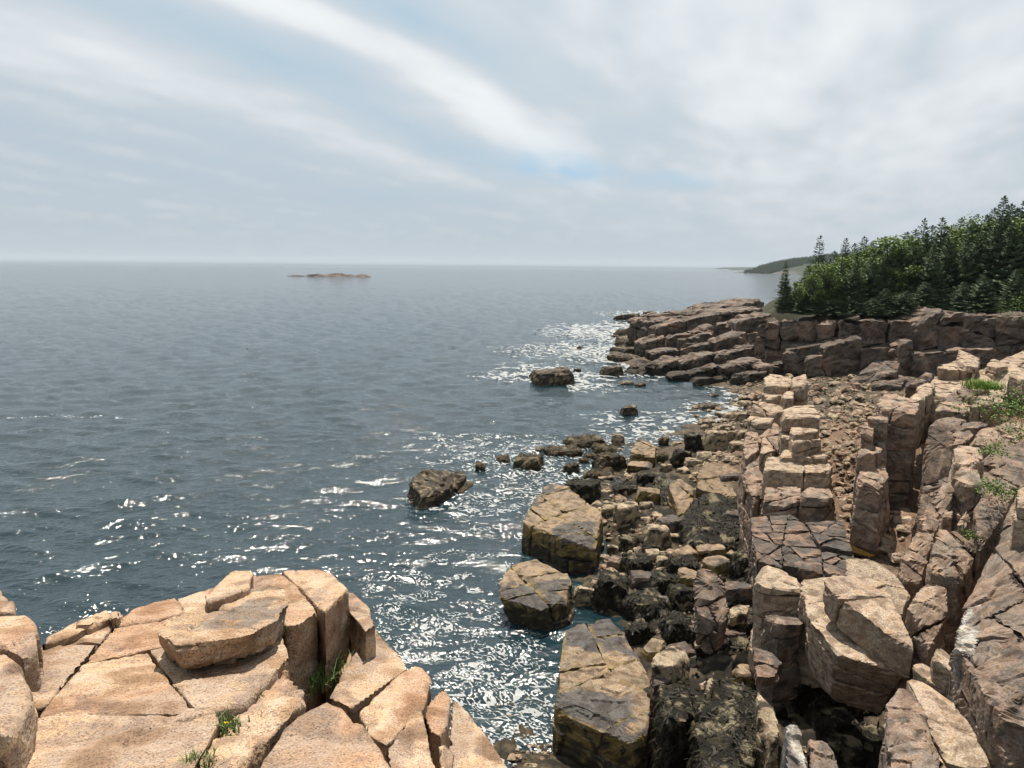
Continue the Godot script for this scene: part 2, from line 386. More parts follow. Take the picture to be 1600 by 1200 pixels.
func rock_mesh(world_pts: PackedVector3Array, most_n: int, style: int, sd: int, origin: Vector3, o := {}) -> ArrayMesh:
	var st: Dictionary = STYLE[style].duplicate()
	st.merge(o, true)
	var r := RandomNumberGenerator.new()
	r.seed = sd * 7919 + 13
	var lo := world_pts[0]
	var hi := world_pts[0]
	var c := Vector3.ZERO
	for p in world_pts:
		lo = lo.min(p)
		hi = hi.max(p)
		c += p
	c /= world_pts.size()
	var half := ((hi - lo) * 0.5).max(Vector3(0.05, 0.05, 0.05))
	var rel := PackedVector3Array()
	for p in world_pts:
		rel.append(p - c)
	var pl := PackedVector3Array()
	if st.has("planes"):
		for e in st.planes:
			var d: float = e[1] - (e[0] as Vector3).dot(c)
			pl.append(e[0] / maxf(d, 0.004))
	else:
		pl = hull_planes(rel)
	var cut_d: float = st.cut_d
	for i in int(st.cuts):
		var u := Vector3(r.randfn(), r.randfn() * 0.8 + 0.35, r.randfn()).normalized()
		u = (u / half * half.length()).normalized() if r.randf() < 0.5 else u
		var s := 0.0
		for p in rel:
			s = maxf(s, u.dot(p))
		pl.append(u / (s * (1.0 - cut_d * r.randf_range(0.15, 1.0))))
	crust = st.get("crust", 0.0)
	var kk: float = st.k
	var a_lo: float = st.lo
	var f_lo: float = st.lo_f
	var a_bl: float = st.blk
	var s_bl := Vector3.ONE / (st.blk_s as Vector3)
	var gw: float = st.get("gap_w", 0.12)
	var gd: float = st.get("gap_d", a_bl * 0.9)
	var tvar: float = st.get("tvar", 0.16)
	var seedv := Vector3(r.randf() * 50.0, r.randf() * 50.0, r.randf() * 50.0)
	# the joints of this coast dip gently to the sea
	var jt := Basis.from_euler(Vector3(0.16 + r.randf_range(-0.1, 0.1), st.get("yaw", 0.5) + r.randf_range(-0.2, 0.2), 0.14 + r.randf_range(-0.1, 0.1)))
	var jt2 := jt.scaled(Vector3.ONE)
	var big := maxf(half.x, maxf(half.y, half.z))
	var nn := [maxi(4, int(most_n * half.x / big)), maxi(4, int(most_n * half.y / big)), maxi(4, int(most_n * half.z / big))]
	var NY: int = nn[1] + 1
	var NZ: int = nn[2] + 1
	var index := PackedInt32Array()
	index.resize((nn[0] + 1) * NY * NZ)
	index.fill(-1)
	var v := PackedVector3Array()
	var col := PackedColorArray()
	var ix := PackedInt32Array()
	var np := pl.size()
	for face in 6:
		var ax := face / 2
		var side := -1.0 if face % 2 == 0 else 1.0
		if face == 2 and not st.get("closed", false):
			continue                                   # the buried underside
		var ni: int = [nn[1], nn[2], nn[0]][ax]
		var nj: int = [nn[2], nn[0], nn[1]][ax]
		var N := nj + 1
		var grid := PackedInt32Array()
		grid.resize((ni + 1) * N)
		for i in ni + 1:
			for j in N:
				var fi := 2.0 * i / ni - 1.0
				var fj := 2.0 * j / nj - 1.0
				var q: Vector3
				var key: int
				var e: int = 0 if side < 0 else nn[ax]
				if ax == 0:
					q = Vector3(side, fi, fj)
					key = (e * NY + i) * NZ + j
				elif ax == 1:
					q = Vector3(fj, side, fi)
					key = (j * NY + e) * NZ + i
				else:
					q = Vector3(fi, fj, side)
					key = (i * NY + j) * NZ + e
				var at := index[key]
				if at < 0:
					var d := q * half
					var s1 := -1e9
					var s2 := -1e9
					var n1 := 0
					var n2 := 0
					for w in np:
						var s := pl[w].dot(d)
						if s > s1:
							s2 = s1
							n2 = n1
							s1 = s
							n1 = w
						elif s > s2:
							s2 = s
							n2 = w
					var kw := kk * s1
					var h := maxf(kw - (s1 - s2), 0.0) / kw
					var s := s1 + h * h * kw * 0.25
					var p := c + d / s
					var nr := pl[n1].normalized()
					if h > 0.0:
						nr = (nr * (1.0 - 0.5 * h) + pl[n2].normalized() * 0.5 * h).normalized()
					var w2 := p + seedv
					var jp := jt2 * p + Vector3(soft.get_noise_3dv(w2 * 0.7), soft.get_noise_3dv(w2 * 0.7 + Vector3(9, 9, 9)), 0) * 0.12 + seedv
					var bl := cell.get_noise_3dv(jp * s_bl) * 0.82 + cell.get_noise_3dv(jp * s_bl * 2.9) * 0.18
					var gap := smoothstep(gw, 0.0, 1.0 + joint.get_noise_3dv(jp * s_bl))
					p += nr * (a_lo * fbm.get_noise_3dv(w2 * f_lo) * 2.0 + a_bl * (bl - 0.3) - gd * gap)
					at = v.size()
					index[key] = at
					v.append(p - origin)
					var tn := tone(style, p + seedv * (0.0 if style in [1, 5] else 1.0), nr)
					var tv := (1.0 + bl * tvar) * (0.9 if style in [2, 7, 9] else 0.69)                   # neighbouring blocks of the rock differ a little
					col.append(Color(tn.r * tv, tn.g * tv, tn.b * tv))
				grid[i * N + j] = at
		var flip := side < 0
		for i in ni:
			for j in nj:
				var a := grid[i * N + j]
				var b := grid[(i + 1) * N + j]
				var cc := grid[(i + 1) * N + j + 1]
				var dd := grid[i * N + j + 1]
				if flip:
					ix.append_array([a, b, cc, a, cc, dd])
				else:
					ix.append_array([a, cc, b, a, dd, cc])
	return mesh_from(v, PackedVector3Array() if st.get("flat", false) else smooth_normals(v, ix), ix, col)

func detail_n(size: float, dist: float, most := 64) -> int:
	return clampi(int(size * 736.0 / dist * 0.42), 5, most)

func bound(pts: PackedVector3Array) -> Array:
	var lo := pts[0]
	var hi := pts[0]
	for p in pts:
		lo = lo.min(p)
		hi = hi.max(p)
	return [lo, hi]

func corners_of(planes: Array) -> PackedVector3Array:
	var out := PackedVector3Array()
	var n := planes.size()
	var N := PackedVector3Array()
	var D := PackedFloat32Array()
	for e in planes:
		N.append(e[0])
		D.append(e[1])
	for i in n:
		for j in range(i + 1, n):
			var ij := N[i].cross(N[j])
			for k in range(j + 1, n):
				var det := ij.dot(N[k])
				if absf(det) < 1e-3:
					continue
				var p := (N[j].cross(N[k]) * D[i] + N[k].cross(N[i]) * D[j] + ij * D[k]) / det
				var good := true
				for m in n:
					if N[m].dot(p) > D[m] + 0.0015:
						good = false
						break
				if good:
					out.append(p)
	return out

func fracture(pts: PackedVector3Array, style: int, sd: int, o: Dictionary) -> Array:
	# breaks a block along the three joint directions of this coast; gives [planes, corners] for each piece
	var st: Dictionary = STYLE[style].duplicate()
	st.merge(o, true)
	var r := RandomNumberGenerator.new()
	r.seed = sd * 31 + 5
	var c := Vector3.ZERO
	for p in pts:
		c += p
	c /= pts.size()
	var rel := PackedVector3Array()
	for p in pts:
		rel.append(p - c)
	var planes := []
	for q in hull_planes(rel):
		var n := q.normalized()
		planes.append([n, 1.0 / q.length() + n.dot(c)])
	for i in int(st.cuts):
		var u := Vector3(r.randfn(), r.randfn() * 0.8 + 0.35, r.randfn()).normalized()
		var sup := 0.0
		for p in rel:
			sup = maxf(sup, u.dot(p))
		planes.append([u, sup * (1.0 - st.cut_d * r.randf_range(0.1, 0.8)) + u.dot(c)])
	var want: float = st.split
	var open: float = st.open
	var dip: Vector3 = st.get("dip", Vector3(0.12, 0.3, 0.12))
	var jt := Basis.from_euler(dip + Vector3(r.randf_range(-0.16, 0.16), r.randf_range(-0.4, 0.4), r.randf_range(-0.16, 0.16)))
	var todo := [planes]
	var done := []
	while todo.size():
		var pl: Array = todo.pop_back()
		var cs := corners_of(pl)
		if cs.size() < 4:
			continue
		# keep only the planes that touch the piece
		var kept := []
		for e in pl:
			var touch := 0
			for q in cs:
				if (e[0] as Vector3).dot(q) > e[1] - 0.004:
					touch += 1
			if touch >= 3:
				kept.append(e)
		var best := -1
		var most := 0.0
		var lo_b := 0.0
		var hi_b := 0.0
		for ax in 3:
			var dir: Vector3 = jt[ax]
			var lo := 1e9
			var hi := -1e9
			for q in cs:
				lo = minf(lo, dir.dot(q))
				hi = maxf(hi, dir.dot(q))
			var len := (hi - lo) * (1.5 if ax == 1 else 1.0)
			if len > most:
				most = len
				best = ax
				lo_b = lo
				hi_b = hi
		if hi_b - lo_b < 0.12:
			continue
		if most < want * r.randf_range(0.8, 1.5) or done.size() + todo.size() > 22:
			var once := PackedVector3Array()             # several planes may meet in one corner
			for q in cs:
				var fresh := true
				for e in once:
					if e.distance_squared_to(q) < 0.0004:
						fresh = false
						break
				if fresh:
					once.append(q)
			done.append([kept, once])
			continue
		var n2 := (jt[best] + Vector3(r.randfn(), r.randfn(), r.randfn()) * 0.13).normalized()
		var mid := Vector3.ZERO
		for q in cs:
			mid += q
		mid /= cs.size()
		var at := n2.dot(mid) + (hi_b - lo_b) * r.randf_range(-0.16, 0.16)
		var g := open * r.randf_range(0.15, 1.0)
		var one := kept.duplicate()
		one.append([n2, at - g * 0.5])
		var two := kept.duplicate()
		two.append([-n2, -(at + g * 0.5)])
		todo.append(one)
		todo.append(two)
	return done

func rock_from(pts: PackedVector3Array, style: int, called: String, sd: int, parent: Node3D = null, o := {}) -> Node3D:
	var b := bound(pts)
	var lo: Vector3 = b[0]
	var hi: Vector3 = b[1]
	var mid := (lo + hi) * 0.5
	var org := Vector3(mid.x, lo.y, mid.z)
	var off := parent.position if parent else Vector3.ZERO
	var eye := Vector3(0, EYE, 0)
	if STYLE[style].has("split") and o.get("split", 1.0) > 0.0:
		var pieces := fracture(pts, style, sd, o)
		if pieces.size() > 1:
			var root := Node3D.new()
			root.name = called if parent else numbered(called)
			(parent if parent else self).add_child(root, true)
			root.position = org - off
			var r := RandomNumberGenerator.new()
			r.seed = sd
			for e in pieces:
				var bb := bound(e[1])
				var sz: Vector3 = bb[1] - bb[0]
				var m: Vector3 = (bb[0] + bb[1]) * 0.5
				var big := maxf(sz.x, maxf(sz.y, sz.z))
				var n := clampi(int(big * 736.0 / maxf(2.5, m.distance_to(eye) - big * 0.3) * o.get("fine", 0.32)), 4, int(o.get("most", 60)))
				var at := Vector3(m.x, bb[0].y, m.z)
				var oo := o.merged({"planes": e[0], "cuts": 2 if style else 0, "cut_d": 0.07, "closed": true}, true)
				var frag := put("fragment", rock_mesh(e[1], n, style, sd + done_count(root), at, oo), mats[STYLE[style].mat], at - org, root)
				frag.position += Vector3(r.randfn(), r.randfn() * 0.5, r.randfn()) * minf(big * 0.012, STYLE[style].open * 0.7)
			return root
	var dist := maxf(2.5, mid.distance_to(eye) - 0.25 * (hi - lo).length())
	var sz := hi - lo
	var n := detail_n(maxf(sz.x, maxf(sz.y, sz.z)), dist, o.get("most", 64))
	var m := rock_mesh(pts, n, style, sd, org, o)
	var node := put(called, m, mats[STYLE[style].mat], org - off, parent if parent else self)
	if style in [2, 7] and o.get("weed", 1.0) > 0.0:
		weed_on(node, m, sd, o.get("weed", 1.0))
	return node

func done_count(n: Node) -> int:
	return n.get_child_count()

func block(called: String, label: String, group: String, style: int, poly: Array, z: float, sx: float, sz: float, low: float, o := {}) -> Node3D:
	# poly: the outline of the top face in photo pixels; its first corner lies z metres ahead; the top slopes by sx, sz; the sides go down to low
	var parent: Node3D = o.get("parent", null)
	var p0 := at_z(poly[0], poly[1], z)
	var pts := PackedVector3Array()
	var mid := Vector3.ZERO
	for k in range(0, poly.size(), 2):
		var p := on_plane(poly[k], poly[k + 1], p0, sx, sz)
		pts.append(p)
		mid += p
	mid /= pts.size()
	var top := pts.size()
	if style != 0 and style != 8:                        # no top is quite flat
		var rt := RandomNumberGenerator.new()
		rt.seed = int(poly[0] * 7 + poly[1])
		for k in top:
			pts[k].y += rt.randf_range(-1.0, 1.0) * 0.07 * Vector2(pts[k].x - mid.x, pts[k].z - mid.z).length()
	var fl: float = o.get("flare", 1.06)
	var lean: Vector3 = o.get("lean", Vector3.ZERO)
	var thick: float = o.get("thick", 0.0)
	for k in top:
		var q := pts[k]
		var b := mid + (q - mid) * fl + lean
		b.y = q.y - thick if thick > 0.0 else low
		pts.append(b)
	if thick > 0.0:
		o = o.merged({"closed": true})
	var sd: int = o.get("seed", int(poly[0] * 3 + poly[1] * 7))
	var node := rock_from(pts, style, called, sd, parent, o)
	if parent == null:
		tag(node, label, o.get("cat", "rock"), group)
	elif label:
		tag(node, label, "")
	return node

func boulder(px: float, py: float, w_px: float, h_px: float, style: int, called: String, label: String, group: String, o := {}) -> Node3D:
	# a loose stone that stands on the ground where its foot shows at (px, py)
	var g := on_ground(px, py)
	var dist := g.distance_to(Vector3(0, EYE, 0))
	var w := w_px / FOCAL * dist
	var dep := asin((EYE - g.y) / dist)
	var deep: float = w * o.get("deep", 0.8)
	var tall := maxf(w * 0.22, (h_px / FOCAL * dist - deep * sin(dep)) / cos(dep))
	var r := RandomNumberGenerator.new()
	r.seed = int(px * 31 + py * 17)
	var back := Vector3(g.x, 0, g.z).normalized()
	var c: Vector3 = g + back * deep * 0.5
	var yaw: float = o.get("yaw", r.randf_range(-0.5, 0.5))
	var bs := Basis(Vector3.UP, yaw) * Basis(Vector3(0, 0, 1), o.get("roll", r.randf_range(-0.15, 0.15)))
	var pts := PackedVector3Array()
	for sx in [-1, 1]:
		for sz in [-1, 1]:
			var f := r.randf_range(0.72, 1.0)
			pts.append(c + bs * Vector3(sx * w * 0.5 * f, tall * r.randf_range(0.8, 1.05), sz * deep * 0.5 * f))
			pts.append(c + bs * Vector3(sx * w * 0.5, tall * 0.35, sz * deep * 0.5))
			pts.append(c + bs * Vector3(sx * w * 0.46, -tall * 0.3 - 0.12, sz * deep * 0.46))
	var node := rock_from(pts, style, called, int(px * 5 + py * 3), null, o)
	tag(node, label, o.get("cat", "rock"), group)
	return node

func make_frond() -> void:
	var v := PackedVector3Array()
	var c := PackedColorArray()
	var ix := PackedInt32Array()
	var r := RandomNumberGenerator.new()
	r.seed = 5
	for s in 6:
		var x := r.randf_range(-0.08, 0.08)
		var lean := r.randf_range(-0.3, 0.3)
		var l := r.randf_range(0.6, 1.1)
		var dark := Color(0.009, 0.0075, 0.0045).lerp(Color(0.034, 0.027, 0.011), r.randf() * r.randf())
		for k in 4:
			var t := k / 3.0
			var w := 0.045 * (1.0 - 0.6 * t) + 0.012
			var p := Vector3(x + lean * t * 0.5, l * t, 0.03 + 0.1 * sin(t * 3.0) + r.randf_range(-0.02, 0.03))
			v.append(p + Vector3(-w, 0, r.randf_range(-0.02, 0.02)))
			v.append(p + Vector3(w, 0, r.randf_range(-0.02, 0.02)))
			c.append(dark)
			c.append(dark)
			if k > 0:
				var a := v.size() - 4
				ix.append_array([a, a + 2, a + 1, a + 1, a + 2, a + 3])
	frond = mesh_from(v, smooth_normals(v, ix), ix, c)

func weed_on(node: MeshInstance3D, m: ArrayMesh, sd: int, much: float) -> void:
	var arr := m.surface_get_arrays(0)
	var v: PackedVector3Array = arr[Mesh.ARRAY_VERTEX]
	var nn := smooth_normals(v, arr[Mesh.ARRAY_INDEX])
	var r := RandomNumberGenerator.new()
	r.seed = sd
	var size := m.get_aabb().size
	var want := int(clampf((size.x * size.z + size.y * (size.x + size.z) * 2.0) * 60.0, 60, 2200) * much)
	var xf: Array[Transform3D] = []
	for k in want:
		var at := r.randi() % v.size()
		var nr := nn[at]
		if nr.y < -0.3 or soft.get_noise_3dv((v[at] + node.position) * 1.3) < -0.25:
			continue
		var down := Vector3(r.randfn() * 0.35, -1.0, r.randfn() * 0.35)
		var t := (down - nr * nr.dot(down))
		if t.length() < 0.1:
			t = Vector3(r.randfn(), 0, r.randfn())
		t = (t + nr * r.randf_range(0.0, 0.25)).normalized()
		var x := t.cross(nr).normalized()
		var b := Basis(x, t, x.cross(t)) * r.randf_range(0.1, 0.24)
		xf.append(Transform3D(b, v[at]))
	var mm := MultiMesh.new()
	mm.transform_format = MultiMesh.TRANSFORM_3D
	mm.mesh = frond
	mm.instance_count = xf.size()
	for k in xf.size():
		mm.set_instance_transform(k, xf[k])
	var w := MultiMeshInstance3D.new()
	w.name = "rockweed"
	w.multimesh = mm
	w.material_override = mats["rockweed"]
	w.set_meta("kind", "stuff")
	node.add_child(w, true)

# ---------------------------------------------------------------- sea
func make_waves() -> void:
	var r := RandomNumberGenerator.new()
	r.seed = 77
	for i in 20:
		var l := 0.55 * pow(1.13, i) * r.randf_range(0.92, 1.08)
		var th := deg_to_rad(8.0) + r.randfn() * 0.42
		var k := TAU / l
		wave.append([sin(th) * k, cos(th) * k, (0.0115 if l < 2.2 else 0.0078) * l * r.randf_range(0.7, 1.3), r.randf() * TAU, l])

func sea_y(x: float, z: float, dist: float) -> float:
	var y := 0.0
	var step := maxf(0.08, dist * 0.0022)
	var wx := x + soft.get_noise_2d(x * 0.12, z * 0.12) * 0.9
	var wz := z + soft.get_noise_2d(x * 0.12 + 40.0, z * 0.12) * 0.9
	for w in wave:
		var f := clampf(w[4] / step * 0.25 - 0.3, 0.0, 1.0)
		if f > 0.0:
			y += w[2] * f * sin(w[0] * wx + w[1] * wz + w[3])
	return y

func make_sea() -> void:
	var v := PackedVector3Array()
	var uv := PackedVector2Array()
	var ix := PackedInt32Array()
	var cols := 350
	var rings := PackedFloat32Array()
	var rr := 9.0
	while rr < 7000.0:
		rings.append(rr)
		rr += maxf(0.09, rr * rr / (EYE * 736.0) * 0.9) if rr < 700.0 else rr * 0.12
	for i in rings.size():
		for j in cols + 1:
			var az := lerpf(-0.86, 0.72, float(j) / cols)
			var x := sin(az) * rings[i]
			var z := -cos(az) * rings[i]
			v.append(Vector3(x, sea_y(x, z, rings[i]), z))
			uv.append(Vector2(x / 17.0 + z * 0.008, z / 8.5))
	for i in rings.size() - 1:
		for j in cols:
			var a := i * (cols + 1) + j
			var b := a + cols + 1
			ix.append_array([a, b, a + 1, a + 1, b, b + 1])
	print("sea ", rings.size(), " x ", cols)
	var o := put("sea", mesh_from(v, smooth_normals(v, ix), ix, PackedColorArray(), uv), mats["sea"])
	tag(o, "dark green-blue sea with small wind waves", "", "", "structure")
	var bed := PlaneMesh.new()
	bed.size = Vector2(14000, 14000)
	var m := plain("sea_bed", Color(0.012, 0.03, 0.03), 1.0)
	m.vertex_color_use_as_albedo = false
	tag(put("seabed", bed, m, Vector3(0, -7.5, 0)), "", "", "", "structure")

const FOAM := [   # photo pixel, radius in m along x and z, strength
	[690, 1000, 2.4, 2.6, 0.75], [760, 1060, 2.0, 2.2, 1.0], [800, 1130, 1.4, 1.8, 1.05], [845, 1090, 0.7, 1.6, 1.25], [650, 930, 2.2, 3.0, 0.5], [720, 900, 2.5, 3.0, 0.35],
	[735, 690, 4.0, 3.0, 0.75], [790, 715, 4.5, 3.0, 1.0], [860, 745, 4.0, 3.5, 1.15], [930, 715, 3.0, 2.5, 0.95], [780, 790, 3.5, 4.0, 0.7], [835, 775, 2.0, 3.0, 1.2], [985, 690, 3.5, 3.0, 1.0], [870, 700, 3.0, 3.0, 0.9],
	[1040, 680, 4.0, 4.0, 0.95], [1100, 660, 3.5, 4.0, 0.9], [1130, 640, 3.0, 4.0, 0.9], [1145, 615, 2.0, 4.0, 0.8], [990, 660, 6.0, 5.0, 0.35],
	[815, 588, 4.5, 4.0, 1.2], [880, 603, 5.0, 3.5, 1.2], [905, 588, 4.0, 3.0, 0.9], [840, 578, 5.0, 6.0, 0.7], [990, 578, 3.0, 6.0, 1.5], [995, 565, 4.0, 8.0, 1.2],
	[930, 548, 11.0, 10.0, 1.15], [890, 546, 7.0, 5.0, 1.1], [860, 545, 8.0, 4.0, 0.7], [955, 558, 7.0, 7.0, 1.0], [950, 520, 10.0, 14.0, 1.35], [930, 512, 8.0, 9.0, 1.1], [985, 510, 6.0, 14.0, 1.2], [1000, 492, 9.0, 16.0, 1.1], [975, 532, 5.0, 10.0, 1.1],
	[90, 660, 6.0, 3.0, 0.4], [583, 430.5, 7, 16, 1.0], [1040, 470, 14, 8, 0.7], [1130, 455, 14, 8, 0.6]]

func foam_at(x: float, z: float, near: Array) -> float:
	var s := 0.0
	for f in near:
		var dx: float = (x - f[0]) / f[2]
		var dz: float = (z - f[1]) / f[3]
		s = maxf(s, f[4] * exp(-(dx * dx + dz * dz)))
	return s

func make_foam() -> void:
	var v := PackedVector3Array()
	var ix := PackedInt32Array()
	var spots := []
	for f in FOAM:
		var p := at_h(f[0], f[1], 0.0)
		spots.append([p.x, p.z, f[2], f[3], f[4]])
	# boxes of cells, finer near the camera
	var boxes := [[-6.0, 2.4, -33.0, -15.0, 0.055], [-9.0, 16.0, -56.0, -34.0, 0.1], [6.0, 30.0, -82.0, -56.0, 0.16], [-8.0, 26.0, -150.0, -82.0, 0.26], [-20.0, 60.0, -270.0, -150.0, 0.6], [-230, -100, -860, -760, 2.0], [-45, -12, -95, -60, 0.14]]
	for b in boxes:
		var h: float = b[4]
		var nx := int((b[1] - b[0]) / h)
		var nz := int((b[3] - b[2]) / h)
		var near := []
		for s in spots:
			if s[0] > b[0] - 2.0 * s[2] and s[0] < b[1] + 2.0 * s[2] and s[1] > b[2] - 2.0 * s[3] and s[1] < b[3] + 2.0 * s[3]:
				near.append(s)
		var sc := 0.34 if h < 0.08 else (0.5 if h < 0.15 else 1.0)
		if h > 1.0:
			sc = 0.05
		var val := PackedFloat32Array()
		val.resize((nx + 1) * (nz + 1))
		for i in nx + 1:
			for j in nz + 1:
				var x: float = b[0] + i * h
				var z: float = b[2] + j * h
				var s := foam_at(x, z, near)
				var f := -1.0
				if s > 0.12:
					var qx := x + soft.get_noise_2d(x * 0.9, z * 0.9) * 0.5
					var qz := z + soft.get_noise_2d(x * 0.9 + 50.0, z * 0.9) * 0.5
					var ed := 1.0 + lace.get_noise_2d(qx / sc, qz / sc)         # 0 on the walls between the cells
					var ed2 := 1.0 + lace.get_noise_2d(qx / sc * 2.6 + 70.0, qz / sc * 2.6)
					var big := fbm.get_noise_2d(x * 0.5, z * 0.8) * 1.1
					f = clampf((s * 1.3 + big * 1.6 - 0.34) * (0.26 if h < 0.15 else 0.34), -0.1, 0.1 if h < 0.15 else 0.17) - minf(ed, ed2 * 1.1 + 0.02)
				val[i * (nz + 1) + j] = f
		for i in nx:
			for j in nz:
				var k := i * (nz + 1) + j
				var f00 := val[k]
				var f01 := val[k + 1]
				var f10 := val[k + nz + 1]
				var f11 := val[k + nz + 2]
				if maxf(maxf(f00, f01), maxf(f10, f11)) <= 0.0:
					continue
				var x0: float = b[0] + i * h
				var z0: float = b[2] + j * h
				var c := [Vector3(x0, 0, z0), Vector3(x0 + h, 0, z0), Vector3(x0 + h, 0, z0 + h), Vector3(x0, 0, z0 + h)]
				var fv := [f00, f10, f11, f01]
				for t in [[0, 1, 2], [0, 2, 3]]:
					var poly: Array[Vector3] = []
					for e in 3:
						var a: int = t[e]
						var d: int = t[(e + 1) % 3]
						var fa: float = fv[a]
						var fd: float = fv[d]
						if fa > 0.0:
							poly.append(c[a])
						if (fa > 0.0) != (fd > 0.0):
							poly.append((c[a] as Vector3).lerp(c[d], fa / (fa - fd)))
					var at := v.size()
					for p in poly:
						var dist := Vector2(p.x, p.z).length()
						v.append(Vector3(p.x, sea_y(p.x, p.z, dist) + 0.012 + dist * 0.0004, p.z))
					for e in range(1, poly.size() - 1):
						ix.append_array([at, at + e, at + e + 1])
	print("foam tris ", ix.size() / 3)
	var n := PackedVector3Array()
	n.resize(v.size())
	n.fill(Vector3.UP)
	var col := PackedColorArray()
	col.resize(v.size())
	col.fill(Color.WHITE)
	tag(put("sea_foam", mesh_from(v, n, ix, col), mats["foam"]), "white lacy foam drifting on the water among the rocks", "foam", "", "stuff")

func make_ground() -> void:
	var v := PackedVector3Array()
	var col := PackedColorArray()
	var ix := PackedInt32Array()
	var nx := 260
	var nz := 300
	for i in nx + 1:
		for j in nz + 1:
			var z := -7.0 - 160.0 * pow(float(j) / nz, 1.5)
			var wide := 12.0 + (-z) * 0.78
			var x := lerpf(-8.0 - (-z) * 0.35, wide + 6.0, float(i) / nx)
			var y := ground(x, z)
			var land := smoothstep(-0.6, 0.6, y)
			y += fbm.get_noise_2d(x * 0.35, z * 0.35) * (0.2 + 0.15 * land) + fbm.get_noise_2d(x * 1.4, z * 1.4) * 0.14
			v.append(Vector3(x, y, z))
			var a := fbm.get_noise_2d(x * 0.6, z * 0.6)
			var b := fbm.get_noise_2d(x * 2.6 + 9.0, z * 2.6)
			var c := Color(0.03, 0.026, 0.018).lerp(Color(0.17, 0.14, 0.095), smoothstep(0.02, 0.16, a + b * 0.4))     # weed and bare patches
			if y > 1.7 or z < -48.0:
				c = Color(0.16, 0.125, 0.09).lerp(Color(0.09, 0.075, 0.055), smoothstep(-0.1, 0.15, a))                      # dry stony beach
			if y > 2.0 and z > -48.0:
				c = Color(0.32, 0.21, 0.145).lerp(Color(0.2, 0.15, 0.11), smoothstep(-0.1, 0.2, b))                     # pink grit
			if y < 0.12:
				c = Color(0.05, 0.045, 0.03).lerp(Color(0.16, 0.13, 0.085), smoothstep(0.0, 0.2, b))                    # stony sea bottom
			if z < -78.0 and y > 3.6 and x > 30.0:
				c = Color(0.045, 0.05, 0.025)
			col.append(c)
	for i in nx:
		for j in nz:
			var a := i * (nz + 1) + j
			var b := a + nz + 1
			ix.append_array([a, a + 1, b, a + 1, b + 1, b])
	var n := smooth_normals(v, ix)
	tag(put("ground", mesh_from(v, n, ix, col), mats["pebbles"]), "rocky shore and sea bottom between the boulders", "", "", "structure")

# ---------------------------------------------------------------- plants
func strip(v: PackedVector3Array, c: PackedColorArray, ix: PackedInt32Array, a: Vector3, b: Vector3, side: Vector3, w0: float, w1: float, col: Color) -> void:
	var k := v.size()
	v.append_array([a - side * w0, a + side * w0, b - side * w1, b + side * w1])
	c.append_array([col, col, col, col])
	ix.append_array([k, k + 2, k + 1, k + 1, k + 2, k + 3])

func leaf(v: PackedVector3Array, c: PackedColorArray, ix: PackedInt32Array, p: Vector3, along: Vector3, side: Vector3, col: Color) -> void:
	var k := v.size()
	v.append_array([p, p + along * 0.5 + side, p + along, p + along * 0.5 - side])
	c.append_array([col, col, col, col])
	ix.append_array([k, k + 1, k + 2, k, k + 2, k + 3])

func cone_trunk(h: float, r0: float, bend: float, r: RandomNumberGenerator) -> ArrayMesh:
	var v := PackedVector3Array()
	var c := PackedColorArray()
	var ix := PackedInt32Array()
	var ph := r.randf() * TAU
	for i in 9:
		var t := i / 8.0
		var o := Vector3(cos(ph), 0, sin(ph)) * bend * t * t + Vector3(0, h * t, 0)
		for k in 7:
			var a := TAU * k / 7.0
			v.append(o + Vector3(cos(a), 0, sin(a)) * r0 * (1.0 - 0.93 * t))
			c.append(Color(1, 1, 1).lerp(Color(1.8, 1.7, 1.6), r.randf()))
			if i > 0:
				var p := (i - 1) * 7
				var q := i * 7
				var k2 := (k + 1) % 7
				ix.append_array([p + k, p + k2, q + k, q + k, p + k2, q + k2])
	return mesh_from(v, smooth_normals(v, ix), ix, c)

